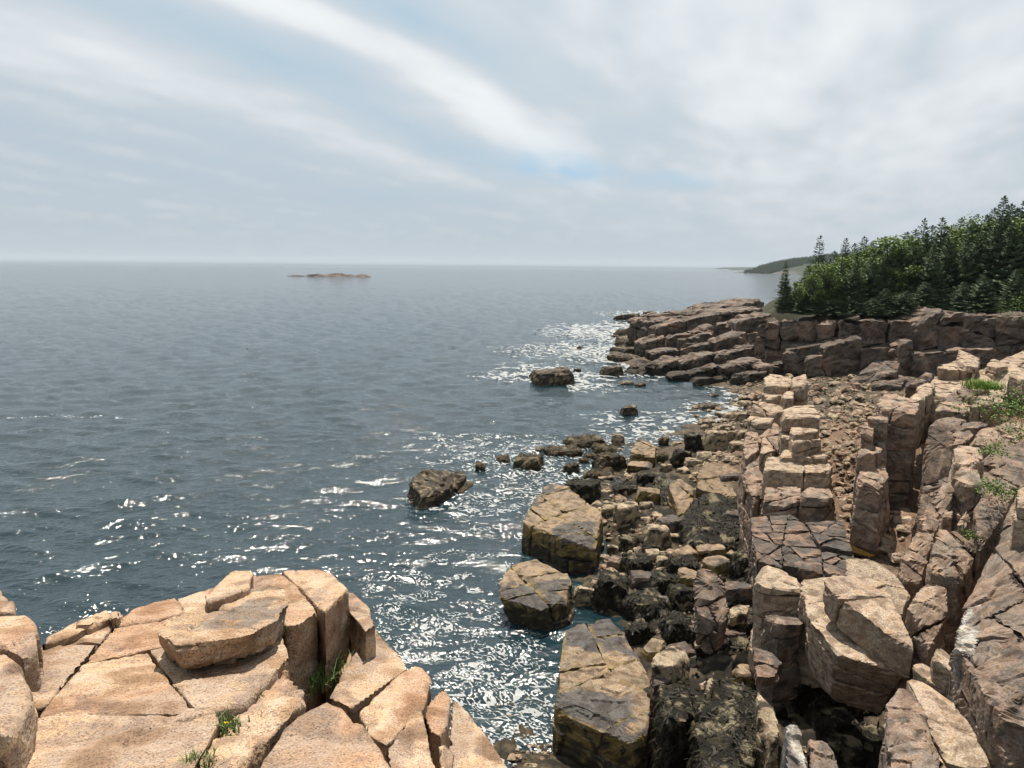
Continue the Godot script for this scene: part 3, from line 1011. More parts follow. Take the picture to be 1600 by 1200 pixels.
func spruce(h: float, wide: float, thin: float, sd: int) -> Node3D:
	# thin: share of branches left out, so that the sky shows through
	var r := RandomNumberGenerator.new()
	r.seed = sd
	var root := Node3D.new()
	put("trunk", cone_trunk(h, h * 0.016, 0.0, r), mats["bark"], Vector3.ZERO, root)
	var v := PackedVector3Array()
	var c := PackedColorArray()
	var ix := PackedInt32Array()
	var y := h * 0.06
	while y < h * 0.985:
		var t := y / h
		var reach := wide * pow(1.0 - t, 0.85) * (0.55 + 0.45 * minf(1.0, t * 5.0)) + 0.12
		var many := int(lerpf(11, 5, t))
		var turn := r.randf() * TAU
		for b in many:
			if r.randf() < thin:
				continue
			var a := turn + TAU * b / many + r.randf_range(-0.35, 0.35)
			var l := reach * r.randf_range(0.6, 1.15)
			var out := Vector3(cos(a), 0, sin(a))
			var side := Vector3(-out.z, 0, out.x)
			var rise := lerpf(-0.28, 0.75, pow(t, 1.6)) + r.randf_range(-0.1, 0.1)
			var shade := Color(0.034, 0.06, 0.032).lerp(Color(0.085, 0.125, 0.062), r.randf())
			var seg := maxi(3, int(l / 0.2))
			var p := Vector3(0, y, 0)
			for s in seg:
				var u := (s + 0.5) / seg
				var dir := (out + Vector3(0, rise + 0.35 * u * u, 0)).normalized()
				p += dir * (l / seg)
				var wl := (0.26 + 0.46 * (1.0 - u) * minf(1.0, l)) * lerpf(1.1, 0.5, t) * r.randf_range(0.7, 1.3)
				for q in [-1.0, 1.0]:
					var d: Vector3 = (dir * 0.75 + side * q * r.randf_range(0.5, 1.0) + Vector3(0, r.randf_range(-0.35, 0.12), 0)).normalized()
					leaf(v, c, ix, p, d * wl, (dir.cross(d).normalized() + dir * 0.6 + Vector3(0, r.randf_range(-0.5, 0.5), 0)).normalized() * wl * 0.24, shade * r.randf_range(0.8, 1.25))
				leaf(v, c, ix, p, dir * wl * 0.9, Vector3(r.randfn(), r.randfn(), r.randfn()).normalized() * wl * 0.17, shade)
				leaf(v, c, ix, p, (dir * 0.5 + Vector3(0, r.randf_range(-0.9, 0.4), 0)) * wl * 0.8, side * wl * 0.2, shade * 0.85)
		y += h * lerpf(0.03, 0.022, t) * r.randf_range(0.7, 1.3)
	for k in 5:
		leaf(v, c, ix, Vector3(0, h * 0.96, 0), Vector3(r.randfn() * 0.06, h * 0.05, r.randfn() * 0.06), Vector3(0.06, 0, 0).rotated(Vector3.UP, k), Color(0.03, 0.055, 0.025))
	put("crown", mesh_from(v, smooth_normals(v, ix), ix, c), mats["needles"], Vector3.ZERO, root)
	return root

func broadleaf(h: float, wide: float, sd: int, light: Color, dark: Color, count := 4200, size := 0.24) -> Node3D:
	var r := RandomNumberGenerator.new()
	r.seed = sd
	var root := Node3D.new()
	put("trunk", cone_trunk(h * 0.8, h * 0.018, h * 0.08, r), mats["bark"], Vector3.ZERO, root)
	var v := PackedVector3Array()
	var c := PackedColorArray()
	var ix := PackedInt32Array()
	var lv := PackedVector3Array()
	var lc := PackedColorArray()
	var lix := PackedInt32Array()
	var clumps := []
	for k in 46:
		var t := r.randf_range(0.22, 1.0)
		var rad := wide * sqrt(maxf(0.05, 1.0 - pow((t - 0.5) / 0.56, 2.0))) * sqrt(r.randf())
		var a := r.randf() * TAU
		var q := Vector3(cos(a) * rad, h * t - h * 0.05, sin(a) * rad)
		clumps.append([q, r.randf_range(0.35, 0.8) * wide * 0.42])
		var from := Vector3(0, h * t * 0.55, 0)
		strip(lv, lc, lix, from, q, Vector3(0.6, 0, 0.4), 0.05, 0.015, Color(1.2, 1.1, 1.0))
	put("limbs", mesh_from(lv, smooth_normals(lv, lix), lix, lc), mats["bark"], Vector3.ZERO, root)
	for k in count:
		var cl: Array = clumps[r.randi() % clumps.size()]
		var d := Vector3(r.randfn(), r.randfn() * 0.75, r.randfn())
		d = d.normalized() * pow(r.randf(), 0.45)
		var q: Vector3 = cl[0] + d * cl[1]
		var al := Vector3(r.randfn(), r.randfn() * 0.6 - 0.3, r.randfn()).normalized() * size * r.randf_range(0.7, 1.3)
		var sd2 := al.cross(Vector3(r.randfn(), r.randfn() + 1.0, r.randfn())).normalized() * size * 0.38
		leaf(v, c, ix, q, al, sd2, dark.lerp(light, r.randf()))
	put("crown", mesh_from(v, smooth_normals(v, ix), ix, c), mats["leaves"], Vector3.ZERO, root)
	return root

func tuft(blades: int, tall: float, spread: float, sd: int, light: Color, dark: Color, w := 0.006) -> ArrayMesh:
	var r := RandomNumberGenerator.new()
	r.seed = sd
	var v := PackedVector3Array()
	var c := PackedColorArray()
	var ix := PackedInt32Array()
	for k in blades:
		var a := r.randf() * TAU
		var out := Vector3(cos(a), 0, sin(a))
		var p := Vector3(r.randfn(), 0, r.randfn()) * spread * 0.45
		var l := tall * r.randf_range(0.45, 1.1)
		var bendy := r.randf_range(0.15, 0.9)
		var col := dark.lerp(light, r.randf())
		var side := Vector3(-out.z, 0, out.x)
		var q := p
		for s in 3:
			var t := (s + 1) / 3.0
			var nq := p + out * l * bendy * t * t + Vector3(0, l * t * (1.0 - 0.35 * bendy * t), 0)
			strip(v, c, ix, q, nq, side, w * (1.0 - s / 3.0) + 0.001, w * (1.0 - t) + 0.0005, col)
			q = nq
	return mesh_from(v, smooth_normals(v, ix), ix, c)

func shrub_mesh(wide: float, tall: float, count: int, size: float, sd: int, light: Color, dark: Color) -> ArrayMesh:
	var r := RandomNumberGenerator.new()
	r.seed = sd
	var v := PackedVector3Array()
	var c := PackedColorArray()
	var ix := PackedInt32Array()
	var cl := []
	for k in 16:
		cl.append([Vector3(r.randfn() * wide * 0.3, r.randf_range(0.1, 0.8) * tall, r.randfn() * wide * 0.3)])
		strip(v, c, ix, Vector3(r.randfn() * wide * 0.1, 0, r.randfn() * wide * 0.1), cl[k][0], Vector3(0.7, 0, 0.7), 0.008, 0.003, Color(0.06, 0.045, 0.03))
	for k in count:
		var e: Array = cl[r.randi() % cl.size()]
		var q: Vector3 = e[0] + Vector3(r.randfn() * wide * 0.13, r.randfn() * tall * 0.16, r.randfn() * wide * 0.13)
		q.y = maxf(q.y, 0.0)
		var al := Vector3(r.randfn(), r.randfn() * 0.7 + 0.3, r.randfn()).normalized() * size * r.randf_range(0.6, 1.3)
		leaf(v, c, ix, q, al, al.cross(Vector3(r.randfn(), r.randfn(), r.randfn())).normalized() * size * 0.3, dark.lerp(light, r.randf()))
	return mesh_from(v, smooth_normals(v, ix), ix, c)

# ---------------------------------------------------------------- sky
func cloud_cover(u: float, vv: float, el: float) -> float:
	# high thin cloud in long parallel streets; u runs along them, vv across
	var warp := soft.get_noise_2d(u * 0.25, vv * 0.5) * 0.5
	var w := vv + warp * 0.4
	var c := 0.72
	var fade := smoothstep(7.5, 4.5, u)
	c += 0.4 * fade * exp(-pow((w + 1.74) / 0.21, 2.0))           # the bright street
	c += 0.22 * fade * exp(-pow((w + 2.85) / 0.3, 2.0))            # the one beside it
	c -= 0.3 * fade * exp(-pow((w + 2.3) / 0.25, 2.0))           # the gap between them
	c -= 0.34 * exp(-pow((w + 1.5) / 0.13, 2.0)) * exp(-pow((u - 2.7) / 0.9, 2.0))
	c -= 0.35 * exp(-pow((vv + 4.4) / 0.8, 2.0) - pow((u - 7.4) / 0.9, 2.0))
	c += 0.2 * smoothstep(-1.3, -0.4, w)
	c -= 0.12 * smoothstep(0.0, 2.0, w)
	var n := fbm.get_noise_2d(u * 0.35 + 13.0, vv * 1.1) * 0.26 + fbm.get_noise_2d(u * 1.3, vv * 3.2 + 31.0) * 0.12
	return clampf(c + n, 0.0, 1.15)

func make_sky() -> PanoramaSkyMaterial:
	var W := 1536
	var hh := W / 2
	var data := PackedFloat32Array()
	data.resize(W * hh * 3)
	var A := deg_to_rad(21.0)
	var sa := sin(A)
	var ca := cos(A)
	for j in hh:
		var el := (0.5 - (j + 0.5) / hh) * PI
		for i in W:
			var c: Color
			if el < -0.01:
				c = Color(0.45, 0.505, 0.555) if el > -0.06 else Color(0.2, 0.24, 0.27)
			else:
				var az := (i + 0.5) / W * TAU
				var sy := sin(maxf(el, 0.0))
				var k := cos(el) / (sy + 0.03)
				var x := sin(az) * k
				var z := cos(az) * k
				var u := x * sa + z * ca
				var vv := x * ca - z * sa
				var cc := cloud_cover(u, vv, el)
				var blue := Color(0.31, 0.46, 0.58).lerp(Color(0.33, 0.5, 0.62), exp(-sy * 9.0))
				var grey := Color(0.575, 0.605, 0.635)
				grey = grey.lerp(Color(0.5, 0.545, 0.595), smoothstep(-2.6, -4.6, vv))      # thicker, duller veil in the east
				c = blue.lerp(grey, clampf(cc, 0, 1))
				if cc > 0.75:
					c = c.lerp(Color(0.76, 0.79, 0.805), (cc - 0.75) / 0.4)
				# the veil is thicker low over the sea, and brighter round the sun
				c = c.lerp(Color(0.45, 0.505, 0.555), exp(-sy * 10.0))
				var hole := exp(-pow((vv + 1.95) / 0.42, 2.0) - pow((u - 6.1) / 0.8, 2.0)) + 0.8 * exp(-pow((vv + 1.15) / 0.3, 2.0) - pow((u - 7.05) / 0.45, 2.0))
				hole *= 0.75 + 1.2 * fbm.get_noise_2d(u * 1.1 + 7.0, vv * 2.4)
				c = c.lerp(Color(0.36, 0.53, 0.68), clampf(hole, 0.0, 0.9))
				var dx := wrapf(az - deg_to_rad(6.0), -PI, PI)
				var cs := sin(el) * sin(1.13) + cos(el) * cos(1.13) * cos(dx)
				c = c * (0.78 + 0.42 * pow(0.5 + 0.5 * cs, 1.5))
			c = c * 0.645
			var o := (j * W + i) * 3
			data[o] = c.r
			data[o + 1] = c.g
			data[o + 2] = c.b
	var im := Image.create_from_data(W, hh, false, Image.FORMAT_RGBF, data.to_byte_array())
	var m := PanoramaSkyMaterial.new()
	m.panorama = ImageTexture.create_from_image(im)
	return m

# ---------------------------------------------------------------- the places
func hull_px(called: String, label: String, group: String, style: int, corners: Array, low: float, o := {}) -> Node3D:
	var pts := PackedVector3Array()
	var mid := Vector3.ZERO
	for c in corners:
		pts.append(at_z(c[0], c[1], c[2]))
		mid += pts[-1]
	mid /= pts.size()
	for k in corners.size():
		var b: Vector3 = mid + (pts[k] - mid) * o.get("flare", 1.05) + o.get("lean", Vector3.ZERO)
		b.y = low
		pts.append(b)
	var parent: Node3D = o.get("parent", null)
	var node := rock_from(pts, style, called, int(corners[0][0] * 3 + corners[0][1] * 5), parent, o)
	if parent == null:
		tag(node, label, o.get("cat", "rock"), group)
	return node

func bar(parent: Node3D, called: String, style: int, x1: float, y1: float, z1: float, x2: float, y2: float, z2: float, deep: float, rise: float, low: float, o := {}) -> Node3D:
	# a bed of rock whose upper front edge runs between two photo pixels
	var a := at_z(x1, y1, z1)
	var b := at_z(x2, y2, z2)
	var out := Vector3(b.z - a.z, 0, a.x - b.x).normalized()
	if out.z > 0:
		out = -out
	var pts := PackedVector3Array([a, b, a + out * deep + Vector3(0.6, rise * 0.2, 0), b + out * deep + Vector3(0, rise * 0.2, 0)])
	for k in 4:
		var q := pts[k] - out * (0.35 if k < 2 else 0.0)
		q.y = low
		pts.append(q)
	return rock_from(pts, style, called, int(x1 * 3 + y1 * 11), parent, o)

func make_ledge() -> void:
	var p0 := at_h(400, 1200, 11.3)
	var root := base("granite_ledge", Vector3(-1, 9.6, -3.5))
	tag(root, "broad cracked tan-pink granite ledge on the cliff top under the loose grey-topped slab", "rock ledge")
	var SX := 0.03
	var SZ := -0.19
	# [name, poly, height above the common plane, extra slope x, z]
	var L := [
		["slab", [61, 1116, 87, 1086, 134, 1031, 180, 980, 208, 957, 251, 941, 306, 928, 370, 912, 434, 990, 449, 1025, 434, 1042, 379, 1098, 330, 1110, 222, 1097], 0.0, 0, 0],
		["slab", [29, 1152, 62, 1120, 222, 1101, 330, 1113, 338, 1130, 290, 1205, 200, 1400, -120, 1400, -80, 1200], -0.005, 0, 0],
		["slab", [66, 1015, 74, 994, 117, 974, 172, 956, 192, 960, 176, 980, 132, 1028, 85, 1084, 60, 1108, 42, 1060], -0.01, 0, 0.0],
		["flake", [117, 976, 118, 967, 168, 951, 171, 962, 140, 975], 0.045, 0, 0],
		["flake", [170, 962, 171, 952, 190, 951, 192, 962, 180, 966], 0.055, 0, 0],
		["flake", [66, 1008, 80, 992, 150, 975, 120, 990], 0.02, 0, 0],
		["strip", [444, 1041, 478, 1080, 470, 1099, 400, 1164, 350, 1222, 292, 1210, 340, 1134, 381, 1102, 436, 1046], -0.03, 0.02, 0.0],
		["strip", [300, 1205, 345, 1150, 366, 1140, 402, 1166, 352, 1225], -0.06, 0, 0],
		["block", [444, 978, 467, 974, 500, 952, 470, 915, 438, 892, 390, 896, 372, 908], 0.0, 0.0, 0.05],
		["block", [506, 957, 545, 920, 518, 894, 500, 888, 440, 892, 470, 915, 500, 950], 0.02, 0.0, 0.05],
		["block", [546, 922, 560, 934, 578, 950, 587, 975, 570, 985, 556, 960, 530, 935], -0.14, 0.0, 0.0],
		["block", [525, 1052, 558, 1000, 570, 1018, 545, 1052], -0.42, -0.1, 0.1],
		["block", [511, 1085, 560, 1038, 568, 996, 587, 981, 610, 1003, 628, 1024, 638, 1043, 588, 1074, 548, 1106], -0.33, -0.12, 0.0],
		["block", [587, 1085, 622, 1052, 648, 1039, 660, 1042, 676, 1062, 662, 1106, 637, 1112, 605, 1165, 573, 1146, 563, 1113], -0.36, -0.16, 0.0],
		["block", [612, 1215, 603, 1170, 638, 1116, 658, 1110, 668, 1142, 684, 1220], -0.38, -0.18, 0.0],
		["block", [660, 1110, 676, 1096, 694, 1070, 706, 1084, 702, 1130, 690, 1150, 672, 1142], -0.46, -0.2, 0.0],
		["block", [703, 1130, 707, 1085, 740, 1120, 792, 1196, 830, 1250, 740, 1260, 700, 1190], -0.62, -0.25, 0.0],
		["block", [686, 1165, 700, 1158, 712, 1172, 706, 1215, 686, 1215], -0.44, -0.15, 0.0],
		["dome", [400, 1174, 438, 1142, 508, 1088, 537, 1098, 547, 1112, 565, 1142, 603, 1172, 640, 1240, 600, 1330, 380, 1330, 350, 1240], 0.02, -0.06, -0.02],
	]
	var k := 0
	for e in L:
		k += 1
		var q: Vector3 = p0 + Vector3(0, e[2], 0)
		var poly: Array = e[1]
		if e[0] in ["slab", "strip"]:                    # neighbours meet in a hairline crack
			var mx := 0.0
			var my := 0.0
			for t in range(0, poly.size(), 2):
				mx += poly[t] * 2.0 / poly.size()
				my += poly[t + 1] * 2.0 / poly.size()
			for t in range(0, poly.size(), 2):
				poly[t] = mx + (poly[t] - mx) * 1.022
				poly[t + 1] = my + (poly[t + 1] - my) * 1.022
		var first := on_plane(poly[0], poly[1], q, SX, SZ)
		var o := {"parent": root, "flare": 1.0, "seed": 100 + k, "most": 78, "cuts": 4, "cut_d": 0.04, "split": 0.0}
		if e[0] == "flake":
			o.merge({"thick": 0.09, "k": 0.05}, true)
		if e[0] == "slab":
			o.merge({"k": 0.03, "cuts": 0, "lo": 0.012, "blk": 0.008, "most": 120, "split": 0.95, "fine": 0.25}, true)
		if e[0] == "strip":
			o.merge({"k": 0.04, "blk_s": Vector3(0.6, 0.3, 0.12), "blk": 0.03}, true)
		if e[0] == "dome":
			o.merge({"k": 0.12, "lo": 0.03}, true)
		block(e[0], "", "", 0, poly, -first.z, SX + e[3], SZ + e[4], 9.7, o)
	# the cliff that carries the ledge, down to the water
	var core := PackedVector3Array()
	for c in [[60, 1030], [180, 975], [300, 945], [430, 915], [500, 915], [550, 970], [620, 1050], [680, 1120], [760, 1200]]:
		var p := on_plane(c[0], c[1], p0 + Vector3(0, -0.75, 0), SX, SZ)
		core.append(Vector3(p.x * 0.96, p.y, p.z * 0.93))
	for q in [Vector3(-5, 10.4, -2.5), Vector3(-5, 10.6, 2.5), Vector3(1.2, 10.2, 2.5), Vector3(0.3, 9.4, -2.6)]:
		core.append(q)
	for q in core.duplicate():
		core.append(Vector3(q.x * 1.1, -2.0, q.z * 1.06))
	rock_from(core, 0, "cliff", 999, root, {"most": 50, "lo": 0.1, "blk": 0.12, "blk_s": Vector3(1.2, 0.6, 0.9), "split": 0.0})
	# loose stones on and beside the ledge
	var g := "rounded boulders at the left end of the ledge"
	var Q := [
		["loose_slab", "loose flat boulder with a grey lichen top resting on the tan ledge", "", 8, [272, 1010, 244, 987, 262, 965, 318, 945, 388, 919, 440, 912, 453, 938, 440, 965, 396, 990, 345, 1001, 296, 1003], 0.16, {"thick": 0.15, "flare": 0.9, "k": 0.06, "cuts": 3, "cut_d": 0.08, "most": 90}],
		["flat_stone", "small pointed tan slab propped behind the grey-topped boulder", "", 0, [325, 943, 319, 929, 364, 891, 394, 895, 388, 918], 0.2, {"thick": 0.12, "flare": 0.95, "k": 0.05, "cuts": 3, "cut_d": 0.06}],
		["stone_wedge", "thin tan wedge of stone under the grey-topped boulder", "", 0, [332, 1031, 334, 1022, 372, 1014, 371, 1024], 0.03, {"thick": 0.05, "flare": 1.0, "k": 0.05, "cuts": 2}],
		["boulder", "brown cracked boulder at the left end of the ledge, behind the largest one", g, 0, [35, 1026, -20, 1000, -20, 962, 40, 959, 52, 973, 60, 990, 62, 1012], 0.18, {"thick": 0.5, "k": 0.16, "cuts": 5}],
		["boulder", "largest smooth tan boulder with rounded back at the left end of the ledge", g, 0, [50, 1105, 56, 1078, 38, 1040, -10, 1000, -60, 1010, -70, 1120, 5, 1150], 0.2, {"thick": 0.7, "k": 0.28, "cuts": 4}],
		["boulder", "low tan boulder in front of the largest smooth one on the ledge", g, 0, [8, 1170, -10, 1135, -60, 1130, -80, 1200, -20, 1230], 0.1, {"thick": 0.5, "k": 0.25, "cuts": 4}],
		["boulder", "pale upright boulder standing behind the brown cracked one by the sea edge", g, 0, [24, 953, -20, 958, -30, 920, 0, 916, 14, 935, 22, 938], 0.16, {"thick": 0.6, "k": 0.12, "cuts": 5}],
	]
	for e in Q:
		var q: Vector3 = p0 + Vector3(0, e[5], 0)
		var poly: Array = e[4]
		var first := on_plane(poly[0], poly[1], q, SX, SZ)
		var o: Dictionary = e[6]
		o["seed"] = 300 + Q.find(e)
		o["split"] = 0.0
		o["cat"] = "boulder" if e[0] == "boulder" else "stone"
		block(e[0], e[1], e[2], e[3], poly, -first.z, SX, SZ, 9.7, o)
	# grass and small plants in the joints
	var plants := [[497, 1066, -0.42, 42, 0.26, 0.2, "largest clump of long grass in the joint below the split block"], [522, 1045, -0.42, 30, 0.2, 0.14, "thin grass leaning on the dark wedge beside the largest clump"], [438, 985, -0.02, 16, 0.1, 0.06, "small leafy sprig at the right end of the grey-topped boulder"], [42, 1040, 0.03, 24, 0.08, 0.05, "short grass tuft beside the brown cracked boulder"], [352, 1132, -0.02, 30, 0.1, 0.09, "grass tuft with yellow flowers in the crack of the ledge"], [308, 1188, -0.02, 26, 0.09, 0.09, "grass tuft low in the long crack of the ledge"], [398, 1085, -0.02, 12, 0.07, 0.05, "sparse grass in the crack beside the flat stone strips"], [568, 1135, -0.3, 8, 0.05, 0.03, "yellow-green sprig beside the rounded dome of the ledge"]]
	for e in plants:
		var p := on_plane(e[0], e[1], p0 + Vector3(0, e[2], 0), SX, SZ)
		var m := tuft(int(e[3] * 3.0), e[4] * 0.62, e[5] * 0.8, int(e[0]), Color(0.15, 0.18, 0.06), Color(0.04, 0.085, 0.025), 0.0035)
		var o := base("grass_tuft", p - Vector3(0, 0.02, 0))
		tag(o, e[6], "grass", "plants in the joints of the ledge")
		put("blades", m, mats["grass"], Vector3.ZERO, o).set_meta("kind", "stuff")
		if e[0] == 352:
			for t in [Vector3(0.02, 0.045, 0.03)]:
				put("flower", tuft(12, 0.009, 0.004, 9, Color(0.7, 0.5, 0.02), Color(0.6, 0.4, 0.02), 0.004), mats["grass"], t, o)

func make_shore() -> void:
	# the named blocks of the cove
	block("shore_block", "long tan and grey block with a broken flat top at the water's edge", "", 1, [817, 817, 832, 785, 857, 753, 888, 766, 906, 786, 942, 801, 936, 830, 930, 853, 877, 848, 832, 827], 32.5, 0.02, 0.05, -0.6, {"flare": 1.04, "most": 80})
	block("shore_boulder", "rounded tan block with dark round patches, its foot narrowing into the surf", "", 1, [776, 930, 782, 905, 800, 875, 832, 867, 890, 893, 893, 912, 884, 936, 846, 950, 826, 936], 25.6, 0.0, 0.05, -0.7, {"flare": 0.82, "lean": Vector3(0.5, 0, 0.3), "most": 80, "k": 0.14})
	block("shore_block", "great tabular block with a smooth slate-grey top beside the pebble gully", "", 1, [867, 1100, 875, 1054, 884, 980, 951, 965, 974, 983, 978, 1020, 1018, 1052, 1027, 1078, 1012, 1150, 1004, 1168, 940, 1140, 875, 1108], 18.3, 0.02, 0.03, -0.4, {"flare": 1.04, "most": 110, "crust": 0.36, "split": 2.6})
	block("shore_block", "upright two-tone block with a stepped top standing among the wet boulders", "", 1, [984, 709, 997, 685, 1012, 686, 1026, 697, 1025, 711], 46.0, 0.0, 0.05, -0.2, {"flare": 1.02})
	block("shore_block", "tan lower step leaning against the upright two-tone block", "", 1, [980, 726, 984, 711, 1020, 712, 1019, 730], 45.0, 0, 0, -0.2, {})
	hull_px("sea_rock", "large dark wedge of barnacled rock standing alone in the water", "", 9, [[636, 752, 40.0], [660, 735, 41.5], [676, 730, 41.5], [692, 743, 41], [726, 738, 43.0], [728, 746, 42.0], [705, 768, 40.0], [668, 775, 38.4], [645, 780, 38.0]], -1.0, {"flare": 1.04, "most": 70})
	hull_px("sea_rock", "low tongue of orange-brown weed at the side of the large dark wedge", "", 7, [[712, 768, 40.2], [730, 750, 42.5], [740, 747, 43.0], [738, 756, 42], [722, 768, 40.4]], -0.8, {"weed": 0.5})
	block("leaning_slab", "grey-brown grooved slab leaning upright among black weed-covered boulders", "", 11, [1088, 962, 1085, 905, 1090, 884, 1105, 890, 1122, 888, 1133, 905, 1138, 950, 1130, 970, 1110, 975], 21.8, 0.0, 0.75, 0.2, {"flare": 1.0, "thick": 1.0, "split": 1.1})
	block("sloping_slab", "pink and grey sloping slab above the weed mass at the foot of the stack", "", 1, [1087, 765, 1092, 725, 1125, 718, 1158, 735, 1160, 775, 1140, 780], 37, 0.05, 0.35, 0.3, {"blk": 0.04})
	block("shore_block", "yellow-tan squared block between the black weed ridge and the sloping slab", "", 1, [1060, 800, 1043, 755, 1060, 747, 1085, 760, 1083, 790, 1075, 800], 34.5, 0.0, 0.3, 0.3, {})
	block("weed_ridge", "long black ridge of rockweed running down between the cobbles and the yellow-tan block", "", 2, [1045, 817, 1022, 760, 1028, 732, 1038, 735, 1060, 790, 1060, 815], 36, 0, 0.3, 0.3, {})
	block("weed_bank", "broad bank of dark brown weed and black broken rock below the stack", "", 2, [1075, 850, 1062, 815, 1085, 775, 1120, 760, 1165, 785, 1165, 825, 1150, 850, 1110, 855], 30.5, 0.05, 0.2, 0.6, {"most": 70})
	block("weed_boulder", "tall boulder hung with black weed beside the slate-topped block", "", 2, [1030, 1105, 1029, 1052, 1050, 1046, 1080, 1056, 1083, 1100, 1076, 1125, 1045, 1130], 16.4, 0.02, 0.0, 0.2, {"weed": 1.2})
	block("weed_boulder", "broadest weed-covered boulder with a bare tan crest and a stone lying on it", "", 2, [1085, 1140, 1084, 1090, 1105, 1050, 1140, 1042, 1172, 1055, 1190, 1110, 1195, 1190, 1140, 1230, 1095, 1200], 15.2, 0.03, 0.02, 0.2, {"most": 90, "weed": 1.5})
	block("tan_stone", "small tan stone lying on the broadest weed-covered boulder", "", 6, [1153, 1162, 1153, 1150, 1165, 1145, 1178, 1150, 1176, 1166], 15.0, 0, 0, 1.3, {"thick": 0.2})
	block("bare_crest", "pale tan crest of rock at the head of the broadest weed-covered boulder", "", 6, [1101, 1078, 1104, 1046, 1116, 1042, 1117, 1060, 1110, 1080], 16.3, 0.0, 0.1, 0.4, {"k": 0.08})
	block("shore_block", "yellow-tan flat rock partly hung with weed behind the tall weedy boulder", "", 6, [1018, 1036, 1020, 1018, 1046, 1004, 1075, 1010, 1080, 1030, 1050, 1042], 18.0, 0, 0.05, 0.2, {"k": 0.1})
	block("flat_slab", "tan slab tilted against the corner of the slate-topped block", "", 1, [1002, 1010, 1018, 992, 1040, 998, 1030, 1019, 1012, 1019], 19.2, 0.1, 0.2, 0.3, {"thick": 0.3})
	block("flat_slab", "grey triangular slab lying at the edge of the slate-topped block", "", 4, [1022, 1072, 1019, 1048, 1035, 1044, 1060, 1056, 1040, 1066], 17.6, 0, 0.1, 0.3, {"thick": 0.3})
	block("flat_stone", "rounded tan flat stone under the grooved leaning slab", "", 6, [1140, 962, 1140, 950, 1160, 940, 1173, 944, 1168, 956], 21.4, 0, 0, 0.6, {"thick": 0.35})
	block("flat_slab", "grey pointed slab lying above the rust-streaked strip of rock", "", 4, [1182, 1058, 1180, 1040, 1195, 1036, 1217, 1046, 1212, 1056], 17.0, 0, 0.05, 0.8, {"thick": 0.3})
	block("flat_slab", "dark grey slab behind the pointed grey one", "", 4, [1180, 1032, 1176, 1012, 1205, 1020, 1223, 1034, 1215, 1042], 18.0, 0, 0.05, 0.8, {"thick": 0.3})
	block("rock_strip", "tan strip of rock streaked with rust-coloured weed", "", 6, [1186, 1130, 1182, 1080, 1196, 1072, 1212, 1090, 1220, 1150, 1206, 1160], 14.6, 0.1, 0.1, 0.4, {})
	block("pale_rib", "white-streaked upright rib of rock beside the dark cave", "", 12, [1228, 1190, 1226, 1120, 1236, 1115, 1252, 1130, 1262, 1210, 1240, 1220], 12.6, 0.0, 0.35, 0.3, {})
	block("pale_rib", "grey rib of rock behind the white-streaked one at the mouth of the cave", "", 11, [1262, 1195, 1262, 1150, 1290, 1160, 1310, 1200, 1300, 1230], 12.8, 0.0, 0.2, 0.3, {})
	# loose boulders: foot x, foot y, width, height in photo pixels, kind
	var wet := "weed-covered boulders of the cove"
	var wl := "black weed-covered boulder among the pale cobbles of the cove"
	for e in [[994, 905, 44, 44], [952, 955, 52, 64], [1034, 938, 46, 46], [1008, 974, 68, 52], [996, 1006, 40, 36], [985, 866, 34, 34], [996, 899, 46, 38], [1066, 902, 44, 36], [1085, 872, 36, 36], [980, 778, 42, 26], [908, 786, 56, 40], [1063, 729, 27, 30], [1084, 706, 27, 32], [1065, 960, 46, 50], [1060, 1010, 44, 48], [1150, 1000, 50, 46], [1160, 900, 36, 40], [1140, 870, 40, 30], [1205, 985, 40, 40], [1300, 1165, 60, 50], [1340, 1135, 60, 50], [1290, 1115, 44, 40], [1362, 1185, 54, 44], [1320, 1195, 50, 40], [1172, 985, 34, 32], [1190, 1075, 40, 40], [1160, 1030, 40, 34], [1225, 1045, 36, 34], [1105, 1000, 36, 30], [1180, 930, 30, 40], [1235, 1075, 50, 60], [1215, 1010, 36, 36], [1120, 1020, 56, 40], [940, 930, 30, 26], [1020, 870, 30, 24], [1090, 830, 30, 24], [1006, 760, 30, 26], [1250, 1110, 46, 50], [1130, 935, 30, 26], [1050, 985, 36, 30], [1030, 1165, 30, 36]]:
		boulder(e[0], e[1], e[2], e[3], 2, "weed_boulder", wl, wet, {"cat": "boulder"})
	for e in [[750, 737, 18, 15], [786, 723, 24, 14], [826, 736, 46, 32], [842, 707, 16, 10], [880, 716, 56, 14], [911, 701, 58, 17], [945, 708, 42, 12], [953, 738, 46, 34], [893, 741, 24, 20], [921, 719, 18, 12], [912, 726, 15, 12], [935, 751, 50, 22], [1037, 699, 15, 18], [1036, 726, 17, 18]]:
		boulder(e[0], e[1], e[2], e[3], 7, "awash_rock", "brown weed-topped rock awash in the foam before the cove", "weedy rocks awash in the surf", {"weed": 0.7})
	for e in [[1010, 790, 36, 30], [1045, 838, 42, 36], [1110, 884, 46, 36], [1122, 908, 40, 38], [1075, 928, 38, 38], [1152, 948, 42, 42], [1000, 922, 34, 30], [965, 897, 34, 28], [1030, 962, 38, 32], [1092, 1004, 46, 36], [1137, 1012, 42, 36], [1060, 1038, 42, 32], [1167, 1078, 38, 36], [1120, 832, 38, 28], [1152, 822, 36, 28], [1100, 808, 32, 26], [1070, 885, 36, 30], [930, 865, 28, 22], [1140, 760, 34, 24], [1050, 770, 28, 22]]:
		boulder(e[0], e[1], e[2], e[3], 4 if int(e[0]) % 4 < 2 else 1, "angular_block", "angular brown-grey block wedged among the boulders of the cove", "angular blocks of the cove", {"split": 0.0, "crust": 0.1, "cuts": 12})
